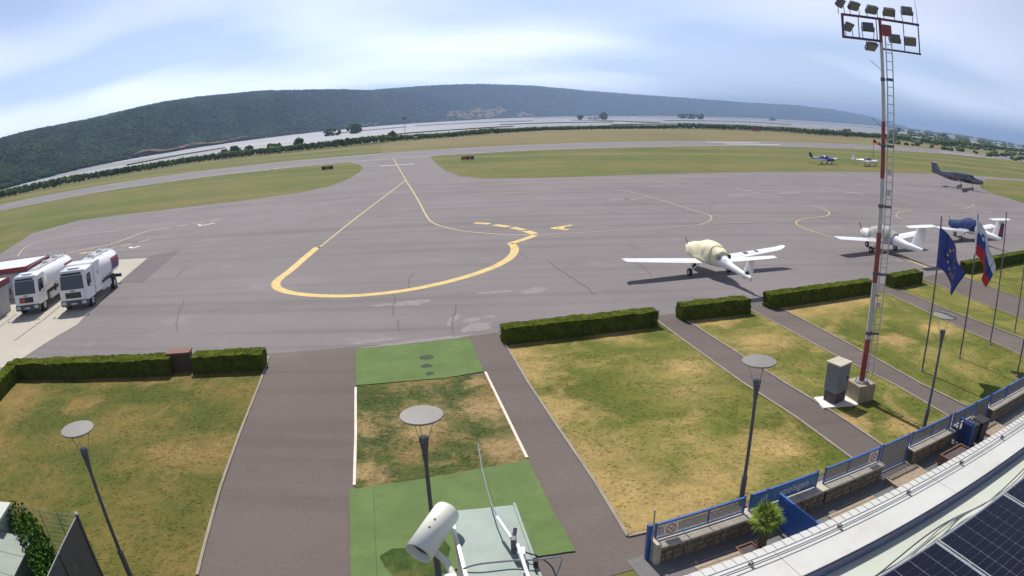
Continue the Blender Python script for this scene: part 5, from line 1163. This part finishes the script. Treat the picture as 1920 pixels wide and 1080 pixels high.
for k in range(4): MB().box(-2.8 + k * 1.5, -1.7 + k * 1.5, -.1, .1, .3, 3.3).build('board', m_brown, bd)
MB().box(-2.8, 2.8, .11, .2, 1.5, 1.8).build('rail', m_dsteel, bd)
for x in (-2.2, 2.2): MB().cyl((x, .2, 0), (x, .2, 1.6), .08, n=8).build('leg', m_dsteel, bd)
for (px, lb, w) in (((475.46, 510.24, 0), 'small pale hut among the scrub near the right picture edge', 5.0),):
    t = thing('hut', px, 30, lb, 'hut')
    MB().box(-w / 2, w / 2, -w * .3, w * .3, 0, w * .38).build('wall', m_offw, t)
    o_ = MB().prism([(-w * .35, w * .38), (w * .35, w * .38), (0, w * .6)], -w * .55, w * .55).build('roof', m_brown, t)
    o_.data.transform(Matrix(((0, 0, 1, 0), (1, 0, 0, 0), (0, 1, 0, 0), (0, 0, 0, 1))))
    MB().box(-w * .08, w * .08, -w * .3 - .03, -w * .3, 0, w * .25).build('door', m_dgrey, t)

# ------------------------------------------------------------------ terrace, blue fence, planting
DF = 10.62      # the fence stands on the stone wall this far out from the camera foot
sheet('terrace', [F(5.9, 3.5)[:2], F(40, 3.5)[:2], F(40, 10.78)[:2], F(5.9, 10.78)[:2]], 0.02, m_terr)
def fobj(name, label, cat, s_, d=DF, group=None): return thing(name, F(s_, d), 73 - 90, label, cat, group)   # local x along the fence, y outwards
m_joint = pm('wall_joint', (0.10, 0.085, 0.065), .95, var=.2)
def stone_wall(s0, s1, label, h=0.46):
    L_ = s1 - s0; t = fobj('stone_wall', label, 'wall', s0, DF, 'low stone walls under the blue fence')
    MB().box(0.02, L_ - .02, -0.22, 0.12, 0, h - 0.01).build('core', m_joint, t)
    # squared blocks in three courses, each a little proud of its neighbours
    rowsH = [0.0, h * .36, h * .70, h]
    for r_ in range(3):
        x = 0.0
        while x < L_ - 0.02:
            w_ = min(L_ - x, random.uniform(0.2, 0.42))
            if L_ - x - w_ < 0.1: w_ = L_ - x
            pr_ = random.uniform(0.03, 0.05)
            MB().rbox(x + .012, x + w_ - .012, -0.22 - pr_, -0.2, rowsH[r_] + .01, rowsH[r_ + 1] - .012, .012, 1).build('stone', m_stone, t)
            x += w_
    n = max(1, round(L_ / 0.9))
    for k in range(n): MB().rbox(L_ * k / n + .006 - (0.03 if k == 0 else 0), L_ * (k + 1) / n - .006 + (0.03 if k == n - 1 else 0), -0.3, 0.16, h, h + 0.06, .012, 1).build('cap_stone', m_cap, t)
    return t
def fence_panel(s0, s1, label, z0=0.56, z1=1.02, infill='bars', sign=None, inner=()):
    L_ = s1 - s0; t = fobj('fence_panel' if infill != 'gate' else 'gate', label, 'fence' if infill != 'gate' else 'gate', s0, DF, 'blue fence panels' if infill != 'gate' else 'blue gates in the fence')
    MB().box(0, 0.045, -.022, .022, z0 - .1, z1 + .03).build('post', m_blue, t); MB().box(L_ - .045, L_, -.022, .022, z0 - .1, z1 + .03).build('post', m_blue, t)
    MB().box(.045, L_ - .045, -.03, .03, z1 - .045, z1).build('top_rail', m_blue, t); MB().box(.045, L_ - .045, -.018, .018, z0, z0 + .035).build('bottom_rail', m_blue, t)
    for x in inner: MB().box(x - .015, x + .015, -.017, .017, z0 + .035, z1 - .045).build('mid_post', m_blue, t)
    if infill in ('bars', 'gate'):
        mb = MB(); n = int((L_ - .1) / .035)
        for k in range(n):
            x = .05 + (L_ - .1) * (k + .5) / n; mb.box(x - .006, x + .006, -.006, .006, z0 + .03, z1 - .04)
        for k in range(int((z1 - z0) / .12)): mb.box(.045, L_ - .045, .007, .012, z0 + .07 + k * .12, z0 + .08 + k * .12)
        ib = mb.build('wire_infill', m_wire, t); ib['kind'] = 'stuff'
    if sign:
        sg = MB().box(sign - .19, sign + .19, -.045, -.032, z0 + .06, z0 + .42).build('notice', m_wslab, t)
        mb = MB(); n = 28; ri, ro = .11, .14; zc = z0 + .24
        mb.add([(sign + math.cos(i * 6.283 / n) * r_, -.048, zc + math.sin(i * 6.283 / n) * r_) for r_ in (ri, ro) for i in range(n)], [(i, (i + 1) % n, n + (i + 1) % n, n + i) for i in range(n)])
        mb.build('ring', pm('notice_red', (0.40, 0.12, 0.10), .6), sg)
        for sx in (-1, 1): MB().add([(sign - .08 * sx - .012, -.0485 - .001 * (sx > 0), zc - .08), (sign - .08 * sx + .012, -.0485 - .001 * (sx > 0), zc - .08), (sign + .08 * sx + .012, -.0485 - .001 * (sx > 0), zc + .08), (sign + .08 * sx - .012, -.0485 - .001 * (sx > 0), zc + .08)], [(0, 1, 2, 3)]).build('cross_bar', m_dgrey, sg)
    return t
stone_wall(6.45, 11.80, 'long stone wall with pale cap behind the palm and the blue banner')
stone_wall(11.85, 14.30, 'stone wall with pale cap left of the first gate')
stone_wall(15.85, 18.3, 'stone wall with pale cap between the two gates')
stone_wall(18.6, 19.95, 'short stone wall beside the dark bins')
stone_wall(21.2, 25.5, 'stone wall with pale cap at the right picture edge')
fence_panel(6.5, 9.1, 'blue wire fence panel with a white notice, left of the palm', sign=.42, inner=(1.5,))
bp = fence_panel(9.25, 11.62, 'blue fence panel carrying the lettered blue banner', infill='none', inner=(.72,))
for x0, x1 in ((.05, .70), (.74, 2.32)):
    MB().box(x0, x1, -.014, .010, .6, .97).build('banner', m_ban, bp)
text_mesh('lettering', 'ypolsgao', 0.30, m_fw, bp, Matrix.Translation((1.5, -.022, .79)) @ Matrix.Rotation(math.pi / 2, 4, 'X'))
text_mesh('lettering', 'vil', 0.28, m_fw, bp, Matrix.Translation((.45, -.022, .79)) @ Matrix.Rotation(math.pi / 2, 4, 'X'))
fence_panel(11.88, 14.28, 'blue wire fence panel with a faint notice, right of the banner', sign=2.05, inner=(1.0,))
fence_panel(14.36, 15.78, 'first blue gate closing the narrow path from the lawns', .07, 1.02, 'gate')
fence_panel(15.88, 18.25, 'blue wire fence panel between the first gate and the bins', inner=(1.2,))
fence_panel(18.42, 19.9, 'blue wire fence panel behind the dark bins', inner=(.8,))
fence_panel(20.0, 21.1, 'second blue gate to the right of the bins', .07, 1.02, 'gate')
fence_panel(21.25, 22.6, 'blue wire fence panel right of the second gate')
fence_panel(22.68, 24.9, 'blue wire fence panel cut by the right picture edge')
# end post with a stay at the left end of the fence
ep = fobj('end_post', 'grey end post with a tall rod at the left end of the blue fence', 'post', 6.36)
MB().box(-.05, .05, -.05, .05, 0, 1.05).build('post', m_blue, ep); MB().cyl((.04, -.12, 0), (.02, -.12, 1.55), .018, n=8).build('rod', m_steel, ep); MB().rbox(.06, .2, -.3, .1, .0, .62, .02).build('pier', m_cap, ep)
def divider(s_, d0, d1, label, solid=True):
    t = fobj('divider_screen', label, 'screen', s_); L_ = d0 - d1
    MB().box(-.03, .03, -L_, -.3, .97, 1.02).build('top_rail', m_blue, t)
    for y in (-.32, -L_ + .05): MB().box(-.028, .028, y - .05, y, 0.02, .97).build('post', m_blue, t)
    if solid: MB().box(-.012, .012, -L_ + .05, -.37, .06, .96).build('panel', m_blue, t)
    else:
        mb = MB()
        for k in range(8): mb.box(-.01, .01, -L_ + .08 + k * (L_ - .5) / 8, -L_ + .095 + k * (L_ - .5) / 8, .06, .96)
        mb.build('bars', m_blue, t)['kind'] = 'stuff'
    return t
divider(9.98, DF, 8.45, 'solid blue divider screen running from the banner to the building')
divider(18.38, DF, 9.6, 'open blue railing dividing the terrace near the bins', False)
def bench(s0, s1, d, label):
    t = fobj('bench', label, 'bench', s0, d, 'plain terrace benches'); L_ = s1 - s0
    for k in range(3): MB().rbox(0, L_, -.18 + k * .125, -.065 + k * .125, .36, .41, .008, 1).build('slat', m_wood, t)
    for x in (.2, L_ - .2): MB().box(x - .05, x + .05, -.15, .16, 0.02, .36).build('leg', m_cap, t)
bench(6.95, 8.2, 9.3, 'weathered bench on the terrace left of the palm')
bench(11.1, 12.9, 9.3, 'weathered bench on the terrace right of the blue divider')
bench(15.2, 16.2, 9.1, 'short weathered bench beyond the first gate landing')
def landing(s0, s1, d0, d1, label):
    t = fobj('timber_landing', label, 'decking', s0, d0); n = 9; w_ = (d0 - d1) / n
    for k in range(n): MB().box(0, s1 - s0, -(k + .94) * w_, -k * w_, .03, .13).build('plank', m_wood, t)
landing(14.3, 15.85, 10.2, 9.35, 'brown timber landing inside the first gate'); landing(20.0, 21.2, 10.2, 9.4, 'brown timber landing inside the second gate')
pl = fobj('planter_trough', 'brown terracotta trough beside the palm trunk', 'planter', 8.3, 9.55)
mb = MB(); mb.box(0, .5, -.2, -.16, 0.02, .3); mb.box(0, .5, .16, .2, 0.02, .3); mb.box(0, .04, -.16, .16, .02, .3); mb.box(.46, .5, -.16, .16, .02, .3); mb.build('trough', m_brown, pl); MB().box(.04, .46, -.16, .16, .02, .26).build('soil', m_dgrey, pl)
pt2 = fobj('planter_trough', 'long brown trough in the corner beyond the first gate', 'planter', 16.6, 9.5)
mb = MB(); mb.box(0, 1.3, -.25, -.2, 0.02, .42); mb.box(0, 1.3, .2, .25, .02, .42); mb.box(0, .05, -.2, .2, .02, .42); mb.box(1.25, 1.3, -.2, .2, .02, .42); mb.build('trough', m_brown, pt2); MB().box(.05, 1.25, -.2, .2, .02, .36).build('soil', m_dgrey, pt2)
for k, (s_, d_) in enumerate(((18.75, 9.95), (19.4, 9.9))):
    m_binb = pm('bin_black', (0.03, 0.034, 0.045), .5)
    bn = fobj('waste_bin', ('left' if k == 0 else 'right') + ' of the two dark bins behind the open blue railing', 'bin', s_, d_, 'dark waste bins')
    MB().loft([[(x * f, y * f, z) for x, y in ((-.26, -.26), (.26, -.26), (.26, .26), (-.26, .26))] for f, z in ((.82, .02), (1, .75))]).build('body', m_binb, bn)
    MB().rbox(-.28, .28, -.28, .28, .75, .84, .03).build('lid', m_black, bn)
# palm
pa = fobj('palm', 'small fan palm with bright green fronds on the terrace by the fence', 'palm', 8.98, 9.6)
rings = []
for k in range(14):
    z = k / 13 * 0.98; r_ = .12 * (1.15 - .3 * k / 13) * (1.08 if k % 2 else .95)
    rings.append([(math.cos(i * 6.283 / 12) * r_ + .02 * math.sin(z * 3), math.sin(i * 6.283 / 12) * r_, z) for i in range(12)])
MB().loft(rings).build('trunk', m_trunk, pa)
for k in range(30):
    a = k * 2.39996; el = R(75 - k * 3.6); ln = random.uniform(.26, .38)
    d = Vector((math.cos(a) * math.cos(el), math.sin(a) * math.cos(el), math.sin(el))); base = Vector((0, 0, .98)); hub = base + d * .22
    mb = MB(); mb.cyl(base, hub, .012, .008, 5)
    side = d.cross(Vector((0, 0, 1))).normalized() if abs(d.z) < .99 else Vector((1, 0, 0)); upv = side.cross(d).normalized()
    for j in range(13):
        b2 = R(-75 + j * 12.5); dr_ = (d * math.cos(b2) + side * math.sin(b2)).normalized(); l2 = ln * (1 - .25 * abs(j - 6) / 6)
        nrm = upv; tip = hub + dr_ * l2 - Vector((0, 0, 1)) * .10 * l2 + upv * random.uniform(-.03, .03); wv = dr_.cross(nrm).normalized() * .014
        mid = hub + dr_ * l2 * .5 + upv * .015
        mb.add([hub, mid + wv, tip, mid - wv], [(0, 1, 2, 3)])
    fr = mb.build('frond', m_palm, pa)
    at = fr.data.color_attributes.new('tone', 'FLOAT_COLOR', 'POINT'); tv = random.uniform(.75, 1.2) * (0.75 if k > 23 else 1)
    at.data.foreach_set('color', np.tile(np.array([tv, tv, tv * .9, 1], np.float32), len(fr.data.vertices)))

# ------------------------------------------------------------------ the building below the camera: roof edge, gutter, solar panels
ZR = 7.25
bl_ = fobj('terminal_building', 'white terminal building roof with parapet filling the lower right corner', 'building', 0.0, 0.0)   # local x = s, y = d
S0, S1 = 0.75, 26.0
MB().box(S0, S1, -14, 2.5, 0.02, ZR - 0.30).build('wall', m_wall, bl_)
for zf in (1.0, 4.3):
    for k in range(9):
        x = 2 + k * 2.5; wv_ = MB().box(x, x + 1.5, 2.5, 2.52, zf, zf + 1.6).build('window', m_dglass, bl_); MB().box(x - .05, x + 1.55, 2.5, 2.56, zf - .06, zf).build('sill', m_cap, wv_)
MB().box(S0, S1, -14, 2.255, ZR - 0.30, ZR - 0.12).build('roof_deck', m_roofg, bl_)
pp = MB().box(S0, S1, 2.268, 2.585, ZR - 0.30, ZR).build('parapet', m_roofw, bl_)
for k in range(14):
    x = S0 + 1.8 * k
    MB().box(x + .002, x + 1.798, 2.262, 2.59, ZR + .001, ZR + .008).build('coping_sheet', m_roofw, pp)
MB().box(S0, S1, 2.591, 2.69, ZR - .055, ZR - .030).build('eave_board', m_roofw, pp)
for k in range(150):
    x = S0 + k * .085
    if k == 0: sl_ = MB().box(0, .062, 0, .096, 0, .006).build('drip_slat', m_roofw, pp)
    o_ = sl_ if k == 0 else share(sl_, pp)
    o_.location = (x, 2.592, ZR - .029)
for d_ in (2.505, 2.56): MB().cyl((S0, d_, ZR + .03), (S1, d_, ZR + .03), .005, n=6).build('lightning_conductor', m_steel, bl_)
for k in range(14):
    x = 1.5 + k * .82
    MB().rbox(x - .012, x + .012, 2.515, 2.55, ZR + .009, ZR + .045, .004).build('conductor_clip', m_lmet, bl_)
MB().box(S0, S1, 2.256, 2.261, ZR - .118, ZR - .012).build('parapet_shade_strip', m_shade_blue, bl_)  # thin strip coloured as the shade on the parapet's inner face
MB().box(S0, S1, 1.60, 2.255, ZR - .118, ZR - .092).build('gutter_sheet', m_roofg, bl_)
# solar panels lying flat on rails, one beside the other along the roof edge
def solar(s_, d0, label):
    t = fobj('solar_panel', label, 'solar panel', s_, d0, 'solar panels on the roof'); t.location.z = ZR - .045
    Wp, Lp = 1.05, 1.74
    MB().box(.012, Wp - .012, -Lp + .012, -.012, .0, .018).build('backsheet', m_back, t)
    mb = MB(); mb.box(0, Wp, -.012, 0, -.005, .024); mb.box(0, Wp, -Lp, -Lp + .012, -.005, .024); mb.box(0, .012, -Lp + .012, -.012, -.005, .024); mb.box(Wp - .012, Wp, -Lp + .012, -.012, -.005, .024); mb.build('frame', m_alu, t)
    cell = None; nx, ny = 6, 20; cw = (Wp - .036) / nx; chh = (Lp - .036) / ny
    for i in range(nx):
        for j in range(ny):
            if cell is None: cell = MB().box(.0022, cw - .0022, .0016, chh - .0016, 0, .002).build('cell', m_cell, t)
            c_ = cell if (i, j) == (0, 0) else share(cell, t)
            c_.location = (.018 + i * cw, -Lp + .018 + j * chh, .0182)
    return t
sp0 = 3.73
solar(sp0 - 1.07, 1.965, 'solar panel at the bottom picture edge, leftmost of the row')
solar(sp0, 1.965, 'solar panel second from the left, whole along the gutter')
solar(sp0 + 1.07, 1.965, 'solar panel at the right picture edge, third from the left')
for d_ in (1.6, .7): MB().box(S0 + 1, 10, d_ - .02, d_ + .02, ZR - .091, ZR - .0505).build('panel_rail', m_alu, bl_)
def cable(name, pts, r, mat, label, parent=None):
    cv_ = MB(); sm = []
    for i in range(len(pts) - 1):
        p0, p1, p2, p3 = [Vector(pts[k]) for k in (max(i - 1, 0), i, i + 1, min(i + 2, len(pts) - 1))]
        for k in range(6):
            t = k / 6; sm.append(.5 * (2 * p1 + (p2 - p0) * t + (2 * p0 - 5 * p1 + 4 * p2 - p3) * t * t + (3 * p1 - p0 - 3 * p2 + p3) * t ** 3))
    sm.append(Vector(pts[-1])); cv_.tube(sm, r, 6)
    o = cv_.build(name, mat, parent, True)
    if label: tag(o, label, 'cable')
    return o
cb = tag(bpy.data.objects.new('cable_bundle', None), 'loose bundle of grey and cream cables along the solar panel edge', 'cables'); C.objects.link(cb); cb.location = F(2.1, 2.0, ZR - .07)
for k, mt_ in enumerate((m_gcable, m_cap, m_gcable, m_cable)):
    pts = [Vector(F(2.1 + i * .3, 2.0 + .035 * math.sin(i * 1.1 + k * .5) + .012 * k + .03 * noise.noise(Vector((i * .5, k, 0))), ZR - .06 + .008 * k + .012 * math.sin(i * .9 + k))) - cb.location for i in range(18)]
    cable('strand', pts, .006, mt_, None, cb)

# ------------------------------------------------------------------ capped pillar with the tube camera, antenna and wires
pil = thing('capped_pillar', (-0.13, 2.6, 0.0), 0, 'square pillar with a weathered pale green sheet metal cap at the bottom edge', 'pillar')
Q = [(-.245, .31), (.108, .36), (.275, -.55), (-.065, -.55)]
MB().prism([(x * .92, y * .92) for x, y in Q], 0.0, 7.93).build('shaft', m_wall, pil)
MB().prism(Q, 7.93, 7.985).build('metal_cap', m_capg, pil)
MB().prism([(Q[0][0] - .004, Q[0][1] + .004), (Q[0][0] + .012, Q[0][1] + .004), (Q[3][0] + .012, Q[3][1]), (Q[3][0] - .004, Q[3][1])], 7.90, 7.999).build('folded_edge', m_alu, pil)
MB().prism([(Q[1][0] - .01, Q[1][1] + .004), (Q[1][0] + .004, Q[1][1] + .004), (Q[2][0] + .004, Q[2][1]), (Q[2][0] - .01, Q[2][1])], 7.91, 7.997).build('folded_edge', m_capg, pil)
MB().box(-.22, .17, -.33, -.322, 7.985, 7.993).build('sheet_seam', m_alu, pil)
A_ = Vector((-0.36, 2.75, 8.1)); B_ = Vector((-0.49, 2.49, 8.02))
scam = thing('security_camera', A_, 0, 'cream tube shaped security camera beside the metal capped pillar', 'camera')
d_ = B_ - A_
MB().loft([[Vector(p) for p in MB().cyl(tuple(d_ * f0), tuple(d_ * f0 + d_ * .001), r_, n=28).v[:28]] for f0, r_ in ((-.05, .02), (-.035, .048), (0.0, .064), (0.06, .069), (1.0, .071))], True, False).build('housing', m_camw, scam, True)
so = scam.children[0].modifiers.new('thickness', 'SOLIDIFY'); so.thickness = .006
MB().cyl(tuple(d_ * .82), tuple(d_ * .84), .066, n=28).build('front_plate', m_darkp, scam)
MB().cyl(tuple(d_ * .84), tuple(d_ * .9), .03, n=20).build('lens', m_dglass, scam)
up_ = Vector((0, 0, 1)) - d_.normalized() * d_.normalized().z
for f0 in (.42, .6): MB().cyl(tuple(d_ * f0 + up_ * .066 + Vector((.012, 0, 0))), tuple(d_ * f0 + up_ * .075 + Vector((.012, 0, 0))), .006, n=8).build('screw', m_dgrey, scam)
arm = MB(); e0 = d_ * .8 - Vector((0, 0, .07)); arm.tube([tuple(d_ * .66 - Vector((0, 0, .055))), tuple(e0 + Vector((.1, -.02, -.02))), tuple(Vector((-.36, 2.42, 7.9)) - A_ + Vector((.05, 0, 0)))], .018, 10); arm.build('bracket_arm', m_camw, scam, True)
MB().rbox(-.04, .035, -.03, .03, -.03, .03, .008).build('wall_box', m_camw, scam); scam.children[-1].location = Vector((-.34, 2.42, 7.9)) - A_
ant = thing('whip_antenna', (0.03, 2.19, 8.14), 0, 'thin whip antenna with white tube clamped above the metal cap', 'antenna'); a0 = ant.location.copy()
def rel(p): return tuple(Vector(p) - a0)
MB().cyl(rel((0.04, 2.09, 8.16)), rel((-0.01, 2.45, 8.1)), .009, n=10).build('white_tube', m_white, ant, True)
MB().cyl(rel((-0.04, 2.52, 8.09)), rel((-0.11, 2.7, 8.09)), .009, n=10).build('white_sleeve', m_white, ant, True)
MB().tube([rel((-0.11, 2.7, 8.09)), rel((-0.14, 2.82, 8.09)), rel((-0.17, 2.98, 8.1)), rel((-0.2, 3.16, 8.11)), rel((-0.23, 3.42, 8.12))], .004).build('whip', m_gcable, ant)
mb = MB(); c0 = Vector(rel((-0.03, 2.52, 8.08))); mb.rbox(c0.x - .014, c0.x + .014, c0.y - .03, c0.y + .03, c0.z - .07, c0.z + .018, .005); mb.build('clamp', m_dsteel, ant)
c1 = Vector(rel((-0.02, 2.56, 8.12))); MB().cyl(tuple(c0), tuple(c1), .010, n=6).build('clamp_bolt', m_dsteel, ant)
c2 = Vector(rel((0.01, 2.47, 8.04))); MB().rbox(c2.x - .018, c2.x + .014, c2.y - .03, c2.y + .03, c2.z - .04, c2.z + .012, .004).build('insulator', m_white, ant)
c3 = Vector(rel((0.07, 2.41, 8.03))); MB().rbox(c3.x - .012, c3.x + .012, c3.y - .018, c3.y + .018, c3.z - .03, c3.z + .008, .003).build('connector', m_black, ant)
cw = tag(bpy.data.objects.new('hanging_wire', None), 'thin grey wire looped across the metal cap and hanging to the right', 'wire'); C.objects.link(cw); cw.location = (-0.27, 2.42, 8)
def relw(p): return Vector(p) - cw.location
cable('strand', [relw((-0.27, 2.4, 8)), relw((-0.19, 2.41, 8.02)), relw((-0.04, 2.43, 8.02)), relw((0.08, 2.42, 8.03)), relw((0.19, 2.47, 8)), relw((0.2, 2.54, 7.9)), relw((0.17, 2.63, 7.7))], .005, m_gcable, None, cw)
cable('strand', [relw((-0.03, 2.51, 8.03)), relw((0.04, 2.47, 8.03)), relw((0.09, 2.45, 8.02)), relw((0.15, 2.45, 7.95)), relw((0.17, 2.38, 7.9))], .004, m_cable, None, cw)

# ------------------------------------------------------------------ lower left: dark screen fence, wire fence, ivy, shed
sg = (-10.5, 10.2, 2)
ds = thing('screen_fence', (sg[0], sg[1], 0.0), 166, 'dark grey sheet metal screen fence at the lower left corner', 'fence')
MB().box(-.04, .04, -.04, .04, 0, 2.02).build('post', m_darkp, ds); MB().cyl((0, 0, 2.02), (0, 0, 2.08), .05, .02, 10).build('post_cap', m_white, ds)
MB().box(-.016, .016, .04, 5.0, 1.965, 1.985).build('top_rail', m_grey, ds)
for k, y in enumerate((1.62, 3.2, 4.8)): MB().box(-.035, .035, y - .03, y + .03, 0, 1.96).build('post', m_darkp, ds)
for y0, y1 in ((.05, 1.585), (1.655, 3.165), (3.235, 4.765)):
    for k in range(4): MB().box(-.012, .012, y0, y1, .08 + k * .47, .08 + k * .47 + .455).build('sheet_panel', m_darkp, ds)
lg = MB(); lg.add([(-.016, 1.2 + a, 1.2 + b2) for a, b2 in ((-.12, 0), (0, .16), (.12, 0), (0, -.16), (.06, 0), (0, .09), (-.06, 0), (0, -.09))], [(0, 1, 5, 6), (1, 2, 4, 5), (2, 3, 7, 4), (3, 0, 6, 7)]); lg.build('emblem', pm('emblem_grey', (.17, .165, .13), .6), ds)
wf0 = Vector((-13.22, 9.92, 2)); wf = thing('wire_fence', (sg[0], sg[1], 0), 0, 'faint wire mesh fence running left from the dark screen', 'fence')
dv = wf0 - Vector(sg); nP = 4
for k in range(1, nP + 1): p = dv * k / nP; MB().cyl((p.x, p.y, 0), (p.x, p.y, 2.0), .012, n=8).build('post', m_shed, wf)
mb = MB()
for k in range(14): z = .1 + k * .145; mb.cyl((0.0, 0.0, z), (dv.x * 1.2, dv.y * 1.2, z), .003, n=4)
for k in range(60): p = dv * 1.2 * k / 60; mb.cyl((p.x, p.y, .05), (p.x, p.y, 2.0), .003, n=4)
mb.build('wire_mesh', m_steel, wf)['kind'] = 'stuff'
iv = thing('ivy', (-13.21, 10.3, 0), 0, 'dark green leafy climber between the shed and the dark screen', 'plant'); i0 = iv.location
pts, szs = [], []
path_ = [Vector((-13.04, 9.99, 1.7)), Vector((-12.1, 9.53, 1.7)), Vector((-11.27, 8.96, 1.6)), Vector((-10.66, 8.41, 1.45)), Vector((-10.11, 7.76, 1.3))]
for k in range(7500):
    f = random.random() * 3.999; i = int(f); c_ = path_[i].lerp(path_[i + 1], f - i)
    r_ = random.random() ** .4 * .46; a = random.uniform(0, 6.283); z = random.random() ** .7
    pts.append((c_.x - i0.x + math.cos(a) * r_, c_.y - i0.y + math.sin(a) * r_, c_.z * z + .35 * math.sqrt(max(0, 1 - (r_ / .46) ** 2)) * (z > .8)))
    szs.append(random.uniform(.035, .075))
leaf_cloud('leaves', pts, szs, m_ivy, iv, (.45, 1.5))['kind'] = 'stuff'
for c_ in path_: MB().cyl((c_.x - i0.x, c_.y - i0.y, 0), (c_.x - i0.x + .05, c_.y - i0.y, c_.z), .03, .012, 6).build('stem', m_trunk, iv)
sh = (-11.73, 9.31, 1.75)
shed = thing('garden_shed', (sh[0], sh[1], 0), 166 - 180, 'low grey green shed in the lower left corner', 'shed')
MB().box(-3.0, -.12, -4.0, -.12, 0, 1.6).build('wall', m_shed, shed)
for k in range(5): MB().hexa([(-3.1, -4.1 + k * .82, 1.6), (0, -4.1 + k * .82, 1.55), (0, -4.1 + (k + .98) * .82, 1.55), (-3.1, -4.1 + (k + .98) * .82, 1.6), (-3.1, -4.1 + k * .82, 1.98), (0, -4.1 + k * .82, 1.6), (0, -4.1 + (k + .98) * .82, 1.6), (-3.1, -4.1 + (k + .98) * .82, 1.98)]).build('roof_sheet', m_shed, shed)
MB().box(-3.15, .03, .0, .06, 1.5, 1.64).build('verge_board', m_offw, shed)
sc2 = (-12.6, 9.26, 2.2); shc = thing('vent_cowl', (sc2[0] - .55, sc2[1] + .1, 0), 166 - 180, 'pale square vent hood at the left picture edge', 'vent')
MB().box(-.35, .35, -.35, .35, 0, 2.05).build('duct', m_shed, shc); MB().rbox(-.45, .45, -.42, .42, 2.05, 2.15, .03).build('hood', m_roofg, shc)

# ------------------------------------------------------------------ the air
hz = MB().box(-20500, 20500, -20500, 20500, -1.7, 260).build('haze', pm('tmp', (.5, .5, .5)))
hm = bpy.data.materials.new('haze_air'); hm.use_nodes = True; hn = hm.node_tree; hn.nodes.clear()
ho = hn.nodes.new('ShaderNodeOutputMaterial'); hv = hn.nodes.new('ShaderNodeVolumePrincipled')
hv.inputs['Color'].default_value = (0.35, 0.49, 0.74, 1); hv.inputs['Density'].default_value = 0.0002; hv.inputs['Anisotropy'].default_value = 0.3
hn.links.new(hv.outputs[0], ho.inputs['Volume']); hz.data.materials.clear(); hz.data.materials.append(hm)
tag(hz, 'thin summer haze over the plain', 'haze', kind='stuff')
